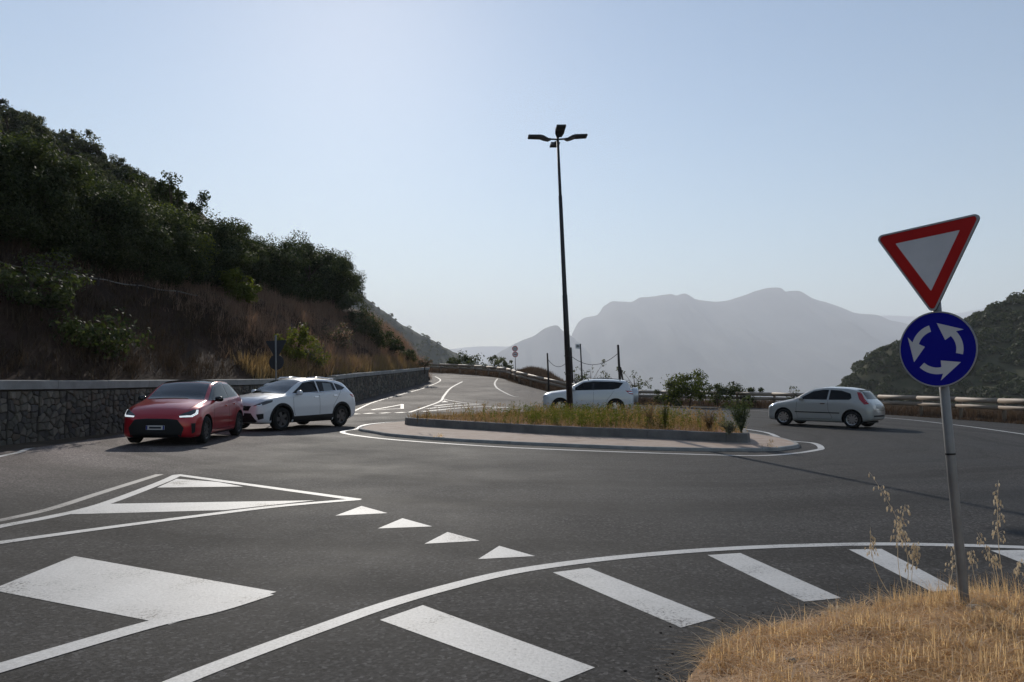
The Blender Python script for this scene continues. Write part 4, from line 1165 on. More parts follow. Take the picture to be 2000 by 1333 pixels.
clump = fbm(x * 3.2, y * 3.2, 3, 23)
ok = rng.random(len(x)) < np.clip((clump - 0.28) * 3.4, 0.1, 1); x, y, clump = x[ok], y[ok], clump[ok]
P = np.stack([x, y, verge_z(x, y) - 0.004], 1)
h = len(P) // 2
V1, F1 = blades(P[:h], rng.uniform(0.03, 0.12, h) * (0.4 + 1.3 * clump[:h]), 1.7, 0.0055, rng, 3, 0.75)
stuff('verge_straw', V1, F1, M['straw'], 'matted golden straw on the verge below the road sign', 'straw')
V1, F1 = blades(P[h:], rng.uniform(0.02, 0.085, len(P) - h) * (0.5 + clump[h:]), 2.4, 0.0045, rng, 3, 0.9)
stuff('verge_litter', V1, F1, M['straw_pale'], 'pale flattened grass litter on the verge', 'straw')
print('straw blades', len(P))
# long lodged stalks lying about
nL = 2200
k = rng.choice(len(P), nL); Pl = P[k] + np.array([0, 0, 0.015])
az = rng.uniform(0, 6.28, nL); Ls = rng.uniform(0.08, 0.42, nL)
Vl, Fl = [], []
for p, a_, L in zip(Pl, az, Ls):
    b = len(Vl); d = np.array([math.cos(a_), math.sin(a_), rng.uniform(0.0, 0.35)]); w = np.array([-math.sin(a_), math.cos(a_), 0]) * 0.0021
    Vl += [p - w, p + w, p + d * L * 0.5 + np.array([0, 0, 0.02]) - w, p + d * L * 0.5 + np.array([0, 0, 0.02]) + w, p + d * L]
    Fl += [(b, b + 1, b + 3), (b, b + 3, b + 2), (b + 2, b + 3, b + 4)]
stuff('verge_fallen_stalks', np.array(Vl), np.array(Fl), M['straw_pale'], 'pale fallen grass stalks lying on the verge', 'straw')
# taller standing tufts round the sign foot
c = G(1880, 1190)
Xn = rng.normal(c.x, 0.55, 900); Yn = rng.normal(c.y - 0.05, 0.13, 900)
ok = np.array([in_poly(a, b, VP) for a, b in zip(Xn, Yn)]); Xn, Yn = Xn[ok], Yn[ok]
V, F = blades(np.stack([Xn, Yn, verge_z(Xn, Yn)], 1), rng.uniform(0.08, 0.24, len(Xn)), 0.4, 0.003, rng, 3, 0.3)
stuff('standing_straw', V, F, M['straw'], 'standing straw tufts round the foot of the sign post', 'straw')

# wild oats: stem with drooping spikelets
def oat(base, tip_px, label, seed, nsp=26, head=0.45, bend=0.1):
    nsp = int(nsp * 1.5)
    r = np.random.default_rng(seed)
    b = G(*base); b.z = float(verge_z(np.array(b.x), np.array(b.y)))
    t = at_depth(tip_px[0], tip_px[1], b.y + r.uniform(-0.1, 0.1))
    root = empty('wild_oat', b); tag(root, label, 'wild oat')
    d = t - b; side = Vector((r.uniform(-1, 1), r.uniform(-0.5, 0.5), 0)).normalized() * d.length * bend
    P = [d * q + side * math.sin(q * math.pi) for q in np.linspace(0, 1, 9)]
    mb = MB(); mb.tube(P, [0.0026, 0.0025, 0.0023, 0.002, 0.0018, 0.0015, 0.0012, 0.001, 0.0006], 5); mb.build('stem', M['oat'], root, True)
    mb = MB()
    for k in range(nsp):
        q = 1 - head * r.random()**0.8; f = q * 8; i = min(7, int(f)); p = P[i].lerp(P[i + 1], f - i)
        az = r.uniform(0, 6.28); ln = r.uniform(0.01, 0.05) * (1.3 - q * 0.5)
        e = p + Vector((math.cos(az) * ln, math.sin(az) * ln * 0.6, r.uniform(-0.01, 0.03)))
        mb.tube([p, p.lerp(e, 0.6) + Vector((0, 0, 0.006)), e], [0.0006] * 3, 3, False)
        g = e + Vector((math.cos(az) * 0.005, 0, -r.uniform(0.02, 0.032)))
        mb.tube([e, e.lerp(g, 0.35), e.lerp(g, 0.7), g], [0.001, 0.0046, 0.0036, 0.0004], 5)
    tag(mb.build('spikelets', M['oat'], root), kind='stuff')
oat((1765, 1195), (1698, 922), 'tallest wild oat, left of the sign post', 1, 34, 0.55, 0.12)
oat((1775, 1196), (1768, 985), 'wild oat behind the tallest one, left of the sign post', 2, 24, 0.4, 0.08)
oat((1760, 1200), (1700, 1030), 'short leaning wild oat left of the sign post', 3, 14, 0.35, 0.1)
oat((1780, 1192), (1790, 1060), 'bunched wild oat in front of the fourth white bar', 4, 30, 0.4, 0.06)
oat((1840, 1180), (1858, 1072), 'small wild oat touching the sign post from the left', 5, 14, 0.45, 0.1)
oat((1965, 1175), (1950, 938), 'tall wild oat right of the sign post', 6, 30, 0.5, 0.05)
oat((1950, 1178), (1908, 1040), 'thin wild oat between the sign post and the tall right one', 7, 12, 0.4, 0.1)
oat((1945, 1172), (1935, 1080), 'curled wild oat head right of the sign post', 8, 18, 0.35, 0.08)
oat((1985, 1170), (1995, 1095), 'wild oat at the right edge of the photograph', 9, 14, 0.4, 0.08)
oat((1920, 1174), (1897, 1075), 'short wild oat close right of the sign post', 10, 12, 0.35, 0.06)
oat((1740, 1225), (1622, 1190), 'bent wild oat hanging over the asphalt edge', 11, 12, 0.3, 0.25)
# loose stones
stone_me = []
for q in range(3):
    bm = bmesh.new(); bmesh.ops.create_icosphere(bm, subdivisions=2, radius=1)
    for v in bm.verts: v.co *= 1 + random.uniform(-0.18, 0.18); v.co.z *= 0.6
    me = bpy.data.meshes.new('stone'); bm.to_mesh(me); bm.free(); me.materials.append(M['concrete']); stone_me.append(me)
for px, py, r, lab in ((1908, 1222, 0.042, 'pale stone lying right of the sign post foot'), (1845, 1200, 0.04, 'pale stone lying left of the sign post foot'), (1545, 1328, 0.02, 'small white stone at the bottom edge of the verge')):
    p = G(px, py); o = mesh_obj('loose_stone', stone_me[random.randrange(3)]); o.location = (p.x, p.y, float(verge_z(np.array(p.x), np.array(p.y))) + r * 0.3); o.scale = (r * 1.4, r, r); tag(o, lab, 'stone')
# crumbs of gravel along the verge edge
parts = []
for k in range(170):
    i = rng.integers(0, len(edge) - 1); p = edge[i].lerp(edge[i + 1], rng.random()); d = abs(rng.normal(0, 0.22))
    x_, y_ = p.x - d * 0.55, p.y + d * 0.8
    r = rng.uniform(0.0015, 0.006); mb = MB(); mb.box((x_, y_, r * 0.4), (r * 2, r * 1.6, r * 1.1), None)
    Vq = np.array(mb.v); Vq[:, :2] += rng.normal(0, r * 0.3, (8, 2)); parts.append((Vq, np.array(mb.f)))
V, F = join_np(parts)
stuff('gravel', V, F, M['mortar'], 'crumbs of dark gravel along the edge of the verge', 'gravel')

# ================================================================== street furniture
def axes_for(normal):
    n = Vector(normal).normalized(); up = (UP - n * UP.dot(n)).normalized(); right = up.cross(n).normalized()
    return right, up, n       # right as seen by someone facing the plate
def rounded(poly, r, k=5):
    out = []; n = len(poly)
    for i in range(n):
        p0, p1, p2 = Vector(poly[i - 1]), Vector(poly[i]), Vector(poly[(i + 1) % n])
        a = (p0 - p1).normalized(); b = (p2 - p1).normalized(); ang = math.acos(max(-1, min(1, a.dot(b))))
        d = r / math.tan(ang / 2); s, e = p1 + a * d, p1 + b * d
        c = p1 + (a + b).normalized() * (r / math.sin(ang / 2))
        v0, v1 = s - c, e - c
        a0 = math.atan2(v0.y, v0.x); a1 = math.atan2(v1.y, v1.x)
        da = (a1 - a0 + math.pi) % (2 * math.pi) - math.pi
        for q in range(k + 1):
            t = a0 + da * q / k; out.append((c.x + r * math.cos(t), c.y + r * math.sin(t)))
    return out
def tri(side, r):     # point down, centred on its centroid
    h = side * math.sqrt(3) / 2
    return rounded([(-side / 2, h / 3), (0, -2 * h / 3), (side / 2, h / 3)], r)
def circ(r, k=48): return [(r * math.cos(2 * math.pi * q / k), r * math.sin(2 * math.pi * q / k)) for q in range(k)]
def plate(name, poly, c, ax, off, thick, mat, parent, o):
    mb = MB(); mb.prism(poly, Vector(c) + ax[2] * off - o, ax[0], ax[1], ax[2], thick)
    return mb.build(name, mat, parent)
def ring_poly(name, outer, inner, c, ax, off, thick, mat, parent, o):
    k = len(outer); mb = MB(); base = Vector(c) + ax[2] * off - o
    P = lambda p, t: base + ax[0] * p[0] + ax[1] * p[1] + ax[2] * t
    vs = [P(p, 0) for p in outer] + [P(p, 0) for p in inner] + [P(p, thick) for p in outer] + [P(p, thick) for p in inner]
    fs = []
    for i in range(k):
        j = (i + 1) % k
        fs += [(2 * k + i, 2 * k + j, 3 * k + j, 3 * k + i), (i, k + i, k + j, j), (i, j, 2 * k + j, 2 * k + i), (k + i, 3 * k + i, 3 * k + j, k + j)]
    mb.add(vs, fs); return mb.build(name, mat, parent)

# ---- give-way sign over roundabout disc, beside the camera
base = G(1886, 1200, 0.03); base.z = 0.03
SY = base.y
ax = axes_for((-0.83, -0.56, 0.0))
def up_pt(b, h): return b + UP * h
sg = empty('give_way_sign', base); tag(sg, 'give-way triangle above a blue roundabout disc on a grey post', 'road sign')
cc = at_depth(1836, 681, SY - 0.03); tc = at_depth(1819, 493, SY - 0.03)
# follow the post's axis
hc = (cc - base).dot(UP); ht = (tc - base).dot(UP)
top_h = ht + 0.14
mb = MB(); mb.tube([Vector((0, 0, -0.35)), UP * 0.02, UP * (hc * 0.5), UP * top_h], [0.03] * 4, 16); mb.build('post', M['galv'], sg, True)
mb = MB(); bandh = 1.03; mb.tube([UP * (bandh - 0.006), UP * (bandh + 0.006)], [0.0325, 0.0325], 16); mb.build('band', M['sign_black'], sg)
R_C = 0.253
cax = up_pt(base, hc) + ax[2] * 0.045; tax = up_pt(base, ht) + ax[2] * 0.045
o = base
rim = plate('disc_plate', circ(R_C), cax, ax, -0.012, 0.012, M['sign_back'], sg, o)
ring_poly('disc_rim', circ(R_C), circ(R_C * 0.965), cax, ax, 0.0005, 0.003, M['sign_rim'], sg, o)
plate('disc_face', circ(R_C * 0.962), cax, ax, 0.0005, 0.0012, M['sign_blue'], sg, o)
def arrow(a0, a1, r, w, hl, hw):
    """curved arrow running anticlockwise from angle a0 to a1 (degrees)"""
    A = [math.radians(q) for q in np.linspace(a0, a1, 12)]
    out = [((r + w / 2) * math.cos(q), (r + w / 2) * math.sin(q)) for q in A]
    inn = [((r - w / 2) * math.cos(q), (r - w / 2) * math.sin(q)) for q in reversed(A)]
    e = A[-1]; tip_a = e + hl / r
    head = [((r + hw / 2) * math.cos(e - 0.12), (r + hw / 2) * math.sin(e - 0.12)), (r * 1.2 * math.cos(tip_a), r * 1.2 * math.sin(tip_a)), ((r - hw / 2) * math.cos(e + 0.08), (r - hw / 2) * math.sin(e + 0.08))]
    return out + head + inn
for a0, a1 in ((-17, 39), (103, 159), (223, 279)):
    poly = arrow(a0, a1, R_C * 0.575, R_C * 0.175, R_C * 0.47, R_C * 0.52)
    me = pydata('arrow', [tuple(cax - o + ax[0] * p[0] + ax[1] * p[1] + ax[2] * 0.0025) for p in poly], [tuple(range(len(poly)))], M['sign_white'])
    bm = bmesh.new(); bm.from_mesh(me); bmesh.ops.triangulate(bm, faces=bm.faces, ngon_method='EAR_CLIP'); bm.to_mesh(me); bm.free()
    mesh_obj('arrow', me, None, sg)
S_T = 0.715
plate('triangle_plate', tri(S_T, 0.03), tax, ax, -0.012, 0.012, M['sign_back'], sg, o)
ring_poly('triangle_rim', tri(S_T, 0.03), tri(S_T - 0.04, 0.022), tax, ax, 0.0005, 0.003, M['sign_rim'], sg, o)
ring_poly('red_border', tri(S_T - 0.045, 0.021), tri(S_T * 0.60, 0.004), tax, ax, 0.0005, 0.0015, M['sign_red'], sg, o)
plate('white_face', tri(S_T * 0.605, 0.004), tax, ax, 0.0002, 0.0008, M['sign_white'], sg, o)
for h in (hc + 0.1, hc - 0.1, ht + 0.05):
    mb = MB(); mb.box(UP * h + ax[2] * -0.002, (0.085, 0.07, 0.025), (ax[0], ax[2], ax[1])); mb.build('clamp', M['galv'], sg)

# ---- lamp post in the middle of the island
lb = G(1114, 808, 0.36); lb.z = 0.33
lamp = empty('street_lamp', lb); tag(lamp, 'tall black street lamp with four flat heads on the roundabout island', 'street lamp')
tp = at_depth(1089, 268, lb.y + 0.4); LH = (tp - lb).length
ld = (tp - lb).normalized()
mb = MB(); mb.tube([ld * -0.3, ld * (LH * 0.42), ld * (LH * 0.424), ld * (LH * 0.78), ld * (LH * 0.784), ld * LH], [0.125, 0.098, 0.088, 0.072, 0.06, 0.052], 14); mb.build('pole', M['pole_black'], lamp, True)
mb = MB(); mb.tube([ld * -0.02, ld * 0.05], [0.22, 0.2], 14); mb.build('base_flange', M['pole_black'], lamp)
for h in (1.05, 1.5, 2.2):
    mb = MB(); mb.tube([ld * h, ld * (h + 0.03)], [0.135, 0.135], 12); mb.build('collar', M['pole_black'], lamp)
for az in (4, 94, 184, 274):
    a_ = math.radians(az); d = Vector((math.cos(a_), math.sin(a_), 0)); d = (d - ld * d.dot(ld)).normalized(); s_ = ld.cross(d)
    mb = MB(); mb.tube([ld * (LH - 0.1), ld * (LH - 0.08) + d * 0.32], 0.035, 8); mb.build('arm', M['pole_black'], lamp, True)
    # head: tapering neck that widens to a flat box, tilted up a little
    t = (d + ld * 0.01).normalized(); n_ = s_.cross(t) * -1
    if n_.dot(ld) < 0: n_ = -n_
    o0 = ld * (LH - 0.09) + d * 0.26
    prof = [(0.0, 0.05, 0.05, 0.0), (0.12, 0.1, 0.09, -0.02), (0.3, 0.17, 0.1, 0.05), (0.42, 0.18, 0.075, 0.09), (0.86, 0.18, 0.06, 0.10), (0.9, 0.165, 0.05, 0.10)]
    vs = []
    for x, hw, th, z in prof:
        for sy, sz in ((-1, -1), (1, -1), (1, 1), (-1, 1)): vs.append(o0 + t * x + s_ * (sy * hw) + n_ * (z + sz * th / 2))
    fs = [(4 * k + q, 4 * k + (q + 1) % 4, 4 * k + 4 + (q + 1) % 4, 4 * k + 4 + q) for k in range(len(prof) - 1) for q in range(4)] + [(3, 2, 1, 0), tuple(4 * (len(prof) - 1) + q for q in range(4))]
    mb = MB(); mb.add(vs, fs); hd = mb.build('lamp_head', M['pole_black'], lamp)
    mb = MB(); mb.box(o0 + t * 0.64 + n_ * 0.066, (0.36, 0.28, 0.012), (t, s_, n_)); mb.build('led_panel', M['sign_back'], hd)

# ---- signs and posts farther off
def thin_pole(name, px, py_top, py_bot, Y, r, label, cat, mat, lean=None):
    t = at_depth(px, py_top, Y); b = at_depth(px, py_bot, Y)
    z0 = float(zterrain(np.array([b.x]), np.array([Y]))[0])
    b = t - UP * ((t.z - z0) / UP.z + 0.2)
    root = empty(name, b); tag(root, label, cat)
    mb = MB(); mb.tube([Vector((0, 0, 0)), (t - b) * 0.5, t - b], [r, r, r * 0.85], 10); mb.build('post', mat, root, True)
    return root, b, t
p1, b1, t1 = thin_pole('utility_pole', 1069, 690, 733, 60.5, 0.075, 'thin dark pole, leftmost of the three cable poles', 'pole', M['pole_wood'])
p2, b2, t2 = thin_pole('utility_pole', 1115, 679, 745, 60.0, 0.085, 'thin dark pole just right of the street lamp', 'pole', M['pole_wood'])
p3, b3, t3 = thin_pole('utility_pole', 1207, 674, 742, 57.5, 0.1, 'thick braced pole, rightmost of the cable poles', 'pole', M['pole_wood'])
mb = MB(); mb.tube([UP * 0.3 + Vector((0.42, 0, 0)), UP * ((t3 - b3).length * 0.62) + Vector((0.09, 0, 0))], [0.08, 0.07], 8); mb.build('brace', M['pole_wood'], p3, True)
def cable(a, b, sag, label):
    P = []
    for q in np.linspace(0, 1, 14): P.append(a.lerp(b, q) - Vector((0, 0, sag * 4 * q * (1 - q))) - a)
    mb = MB(); mb.tube(P, 0.022, 6); o = mb.build('cable', M['cable'], None, True); o.location = a; tag(o, label, 'cable')
cable(b1 + UP * ((t1 - b1).length * 0.86), b2 + UP * ((t2 - b2).length * 0.82), 0.75, 'sagging cable between the two left poles')
cable(b2 + UP * ((t2 - b2).length * 0.82), b3 + UP * ((t3 - b3).length * 0.86), 0.8, 'sagging cable between the middle and the thick pole')
bs, bb, bt = thin_pole('bus_stop_sign', 1133.5, 672, 745, 56.5, 0.06, 'small white bus stop plate on a slim dark post', 'sign', M['pole_black'])
bax = (Vector((1, 0, 0)), UP, Vector((0, -1, 0)))
pc = bt - UP * 0.2 - Vector((0.21, 0, 0)) - bb
mb = MB(); mb.box(pc, (0.34, 0.02, 0.36), (Vector((1, 0, 0)), Vector((0, 1, 0)), UP)); pl_ = mb.build('plate', M['sign_white'], bs)
for k_, (dz_, w_) in enumerate(((0.06, 0.2), (-0.03, 0.22))):
    mb = MB(); mb.box(pc + UP * dz_ + Vector((0, -0.013, 0)), (w_, 0.004, 0.05), (Vector((1, 0, 0)), Vector((0, 1, 0)), UP)); mb.build('print', M['sign_black'], pl_)

# two round red-rimmed signs at the bend
rsn, rb, rt = thin_pole('speed_limit_sign', 1005.5, 676, 720, 76.0, 0.035, 'two red-rimmed round signs one above the other at the bend', 'road sign', M['galv'])
rax = axes_for((0.0, -1, 0.0))
def text_mesh(body, size, mat, c, axx, parent):
    cu = bpy.data.curves.new('digits', 'FONT'); cu.body = body; cu.size = size; cu.align_x = 'CENTER'; cu.align_y = 'CENTER'
    to = bpy.data.objects.new('digits', cu); COL.objects.link(to)
    dg = bpy.context.evaluated_depsgraph_get(); me = bpy.data.meshes.new_from_object(to.evaluated_get(dg)); bpy.data.objects.remove(to)
    for v in me.vertices: v.co = Vector(c) + axx[0] * v.co.x + axx[1] * v.co.y
    me.materials.clear(); me.materials.append(mat); return mesh_obj('digits', me, None, parent)
for hh, tx in ((-0.29, '50'), (-0.88, None)):
    c = rt + UP * hh + rax[2] * 0.05; f = plate('disc', circ(0.29, 32), c, rax, -0.01, 0.01, M['sign_white'], rsn, rb)
    ring_poly('red_ring', circ(0.29, 32), circ(0.215, 32), c, rax, 0.002, 0.003, M['sign_red'], f, rb)
    if tx: text_mesh(tx, 0.3, M['sign_black'], c - rb + rax[2] * 0.004, rax, f)
    else:   # no overtaking: two cars side by side
        for q, mt in ((-0.075, M['sign_red']), (0.075, M['sign_black'])):
            mb = MB(); mb.prism([(q - 0.06, -0.06), (q + 0.06, -0.06), (q + 0.06, 0.0), (q + 0.035, 0.055), (q - 0.035, 0.055), (q - 0.06, 0.0)], c - rb + rax[2] * 0.002, rax[0], rax[1], rax[2], 0.003); mb.build('car_symbol', mt, f)

# back of the give-way assembly on the left, in front of the wall
gb = G(541, 800); gb = Vector((-8.3, float(-8.3 / ((541 - 1000) / FPX)), 0)); 
gY = gb.y
ct = at_depth(538, 678, gY); cd = at_depth(539, 708, gY)
gb = Vector((cd.x, gY, 0)) + Vector((0.0, 0, 0)) ; gb = cd - UP * (cd.z / UP.z)
gs = empty('give_way_sign', gb); tag(gs, 'give-way triangle and disc seen from the dark back, behind the white crossover', 'road sign')
hC, hT = (cd - gb).length, (ct - gb).dot(UP)
mb = MB(); mb.tube([Vector((0, 0, -0.2)), UP * hC, UP * (hT + 0.42)], 0.03, 10); mb.build('post', M['galv'], gs, True)
gax = axes_for((0.1, 1.0, 0))
plate('disc_plate', circ(0.27, 36), up_pt(gb, hC), gax, 0.035, 0.015, M['sign_back'], gs, gb)
plate('triangle_plate', tri(0.8, 0.03), up_pt(gb, hT), gax, 0.035, 0.015, M['sign_back'], gs, gb)

# pipe running along the upper edge of the bank
pp = []
for px, py in ((-60, 503), (0, 512), (60, 521), (120, 529), (190, 543), (260, 555), (330, 566), (385, 575)):
    k = (px - 1000.0) / FPX; Y = (WX0 - 4.55) / (k - WXK); p = at_depth(px, py, Y); pp.append(p)
o0 = pp[0]; mb = MB(); mb.tube([p - o0 - Vector((0, 0, 0.07 * abs(math.sin(q_ * 0.75)))) for q_, p in enumerate(catmull(pp, 4))], 0.024, 6); o = mb.build('pipe', M['pipe'], None, True); o.location = o0; tag(o, 'thin grey pipe running along the top of the dry bank', 'pipe')
for k_, (px, s_) in enumerate(((40, 4.55), (110, 4.55), (185, 4.55), (262, 4.55), (340, 4.55))):
    p = tree_at(px, s_); k = (px - 1000.0) / FPX; Y = p.y
    zt = np.interp(px, [0, 60, 120, 190, 260, 330, 385], [at_depth(q, w, Y).z for q, w in ((0, 512), (60, 521), (120, 529), (190, 543), (260, 555), (330, 566), (385, 575))])
    mb = MB(); mb.tube([Vector((0, 0, -0.4)), Vector((0.03, 0, max(0.15, zt - p.z)))], [0.035, 0.03], 6); s2 = mb.build('stake', M['pole_wood'], None, True); s2.location = p
    tag(s2, ('wooden stake under the pipe, ' + ['leftmost of five', 'second from left', 'middle of five', 'fourth from left', 'rightmost of five'][k_]), 'stake', 'stakes under the pipe')

# ================================================================== cars
# local frame: x forward, y left, z up, origin on the ground under the middle of the wheelbase
def chaikin(P, it=2):
    for _ in range(it):
        Q = [P[0]]
        for a, b in zip(P[:-1], P[1:]):
            Q += [(a[0] * 0.75 + b[0] * 0.25, a[1] * 0.75 + b[1] * 0.25), (a[0] * 0.25 + b[0] * 0.75, a[1] * 0.25 + b[1] * 0.75)]
        Q.append(P[-1]); P = Q
    return P

class Car:
    def __init__(s, name, label, rows, wheels, wr, track, paint, roof=None, rim='rim', spokes=10, tyre_w=0.2, arch=0.055):
        """rows: x, zb, w_sill, w_mid, z_shoulder, w_shoulder, z_edge, w_edge, z_top from nose to tail"""
        s.root = empty(name); tag(s.root, label, 'car')
        s.paint = paint; s.wr = wr
        R = np.array(rows, float)[::-1]
        x = np.unique(np.concatenate([np.linspace(R[0, 0], R[-1, 0], 96), R[:, 0], np.linspace(R[0, 0], R[0, 0] + 0.25, 10), np.linspace(R[-1, 0] - 0.3, R[-1, 0], 12)]))
        K = [pchip(R[:, 0], R[:, i], x) for i in range(1, 9)]
        rings = []
        for i in range(len(x)):
            zb, ws, wm, zs, wsh, ze, we, zt = [q[i] for q in K]
            cab = float(sstep(0.1, 0.34, ze - zs)); we += 0.035 * cab; ze += 0.014 * cab
            l = lambda a, b, t: (a[0] + (b[0] - a[0]) * t, a[1] + (b[1] - a[1]) * t)
            S_ = (wsh, zs); E = (we, ze); T = (0, zt); hgt = zs - zb
            half = [(0, zb), (ws * 0.7, zb), (ws - 0.015, zb + 0.005), (ws + (wm - ws) * 0.75, zb + hgt * 0.14), (wm, zb + hgt * 0.34), (wm, zb + hgt * 0.62), (wm - (wm - wsh) * 0.45, zs - hgt * 0.13), (wsh + 0.004, zs - 0.012), l(S_, E, 0.06), l(S_, E, 0.5), l(S_, E, 0.86), l(E, T, 0.04), l(E, (0, zt + 0.01), 0.22), (we * 0.42, zt - (zt - ze) * 0.12), T]
            half = chaikin(half, 2)
            ring = half + [(-p[0], p[1]) for p in reversed(half[1:-1])]
            rings.append([(x[i], p[0], p[1]) for p in ring])
        n = len(rings[0]); V = [p for r in rings for p in r]
        F = [(i * n + k, (i + 1) * n + k, (i + 1) * n + (k + 1) % n, i * n + (k + 1) % n) for i in range(len(rings) - 1) for k in range(n)]
        F += [tuple(range(n)), tuple((len(rings) - 1) * n + k for k in reversed(range(n)))]
        me = pydata('body', V, F, None, True)
        bm = bmesh.new(); bm.from_mesh(me); bmesh.ops.recalc_face_normals(bm, faces=bm.faces); bm.to_mesh(me); bm.free()
        s.bvh = BVHTree.FromPolygons([v.co.copy() for v in me.vertices], [tuple(p.vertices) for p in me.polygons])
        # wheel housings cut out of the body
        cb = MB()
        for wx in wheels:
            for sy in (-1, 1):
                cb.tube([Vector((wx, sy * (track / 2 + 0.4), wr + 0.005)), Vector((wx, sy * (track / 2 - 0.16), wr + 0.005))], wr + arch, 36)
        co_ = cb.build('cutter', M['plastic'])
        me.materials.append(paint); me.materials.append(M['plastic'])
        body = mesh_obj('body', me, None, s.root)
        co_.data.materials.clear(); co_.data.materials.append(paint); co_.data.materials.append(M['plastic'])
        co_.data.polygons.foreach_set('material_index', [1] * len(co_.data.polygons))
        md = body.modifiers.new('housing', 'BOOLEAN'); md.object = co_; md.operation = 'DIFFERENCE'; md.solver = 'EXACT'
        dg = bpy.context.evaluated_depsgraph_get(); nm = bpy.data.meshes.new_from_object(body.evaluated_get(dg))
        body.modifiers.clear(); body.data = nm; nm.name = 'body'
        bpy.data.objects.remove(co_)
        try: nm.set_sharp_from_angle(angle=math.radians(40))
        except Exception: pass
        s.body = body
        # underside
        mb = MB(); zb = R[:, 1].min(); mb.box((np.mean(wheels), 0, zb + 0.03), (R[-1, 0] - R[0, 0] - 0.5, track - 0.25, 0.06)); mb.build('underbody', M['plastic'], s.root)
        # wheels
        prof = [(wr * 0.66, -0.5), (wr * 0.7, -0.5), (wr * 0.9, -0.52), (wr * 0.975, -0.42), (wr, -0.3), (wr, 0.3), (wr * 0.975, 0.42), (wr * 0.9, 0.52), (wr * 0.7, 0.5), (wr * 0.66, 0.5)]
        k = 36; V = [(r * math.cos(2 * math.pi * q / k), w * tyre_w, r * math.sin(2 * math.pi * q / k)) for r, w in prof for q in range(k)]; m_ = len(prof)
        F = [(i * k + q, i * k + (q + 1) % k, ((i + 1) % m_) * k + (q + 1) % k, ((i + 1) % m_) * k + q) for i in range(m_) for q in range(k)]
        tyre = pydata('tyre', V, F, M['tyre'], True)
        mb = MB(); rr = wr * 0.655
        pr = [(rr, 0.46), (rr * 0.93, 0.44), (rr * 0.92, 0.2), (rr * 0.92, -0.4), (rr, -0.46)]
        mb.add([(r * math.cos(2 * math.pi * q / k), w * tyre_w, r * math.sin(2 * math.pi * q / k)) for r, w in pr for q in range(k)], [(i * k + q, i * k + (q + 1) % k, (i + 1) * k + (q + 1) % k, (i + 1) * k + q) for i in range(4) for q in range(k)])
        for q in range(spokes):
            a_ = 2 * math.pi * q / spokes; d = Vector((math.cos(a_), 0, math.sin(a_))); t = Vector((-math.sin(a_), 0, math.cos(a_)))
            w0, w1 = rr * 1.1 / spokes, rr * 1.5 / spokes
            o = Vector((0, 0.38 * tyre_w, 0)); ps = [o + d * (rr * 0.12) - t * w0, o + d * (rr * 0.12) + t * w0, o + d * (rr * 0.95) + t * w1, o + d * (rr * 0.95) - t * w1]
            mb.add(ps + [p - Vector((0, 0.03, 0)) for p in ps], [(0, 1, 2, 3), (7, 6, 5, 4), (0, 4, 5, 1), (1, 5, 6, 2), (2, 6, 7, 3), (3, 7, 4, 0)])
        mb.tube([Vector((0, 0.3 * tyre_w, 0)), Vector((0, 0.43 * tyre_w, 0))], rr * 0.2, 16)
        rimo = mb.build('rim', M[rim]); rim_me = rimo.data; bpy.data.objects.remove(rimo)
        mb = MB(); mb.tube([Vector((0, -0.25 * tyre_w, 0)), Vector((0, 0.02 * tyre_w, 0))], rr * 0.86, 28); bo = mb.build('brake', M['plastic']); br_me = bo.data; bpy.data.objects.remove(bo)
        for wi, wx in enumerate(wheels):
            for sy in (1, -1):
                w = mesh_obj('wheel', tyre, None, s.root); w.location = (wx, sy * (track / 2 - 0.005), wr)
                if sy < 0: w.rotation_euler = (0, 0, math.pi)
                if wi == 0 and getattr(s, 'steer', 0): pass
                link(bpy.data.objects.new('rim', rim_me), w); link(bpy.data.objects.new('brake_disc', br_me), w)
    def patch(s, name, pts, d, mat, off=0.004, res=0.045, parent=None, both=False, skirt=0.015):
        """a panel lying on the body: outline points are projected along d"""
        d = Vector(d).normalized(); a = Vector((0, 0, 1)) if abs(d.z) < 0.8 else Vector((1, 0, 0))
        u = d.cross(a).normalized(); v = u.cross(d).normalized()
        P2 = [Vector((Vector(p).dot(u), Vector(p).dot(v))) for p in pts]
        out = []
        for i, p in enumerate(P2):
            q = P2[(i + 1) % len(P2)]; k = max(1, int((q - p).length / res))
            out += [p.lerp(q, t / k) for t in range(k)]
        nb_ = len(out); eds = [(i, (i + 1) % nb_) for i in range(nb_)]
        poly = [(p.x, p.y) for p in out]
        xs_ = [p.x for p in out]; ys_ = [p.y for p in out]
        inner = [Vector((x, y)) for x in np.arange(min(xs_) + res / 2, max(xs_), res) for y in np.arange(min(ys_) + res / 2, max(ys_), res) if in_poly(x, y, poly) and min((Vector((x, y)) - p).length for p in out) > res * 0.4]
        cv, _, cf, *_r = delaunay_2d_cdt(out + inner, eds, [list(range(nb_))], 1, 1e-6)
        V = []
        for p in cv:
            o = u * p.x + v * p.y
            h = s.bvh.ray_cast(o - d * 6, d)
            if h[0] is None: h = s.bvh.find_nearest(o - d * 0.5)
            nn = h[1] if h[1].dot(d) < 0 else -h[1]
            V.append(h[0] + nn * off)
        F = [tuple(f) for f in cf]
        # close the edge down onto the body
        cnt = {}
        for f in F:
            for i in range(len(f)):
                e = (f[i], f[(i + 1) % len(f)]); cnt[tuple(sorted(e))] = cnt.get(tuple(sorted(e)), []) + [e]
        low = {}
        for k_, es in cnt.items():
            if len(es) == 1:
                for i in es[0]:
                    if i not in low: low[i] = len(V); V.append(V[i] + d * skirt)
                F.append((es[0][1], es[0][0], low[es[0][0]], low[es[0][1]]))
        objs = []
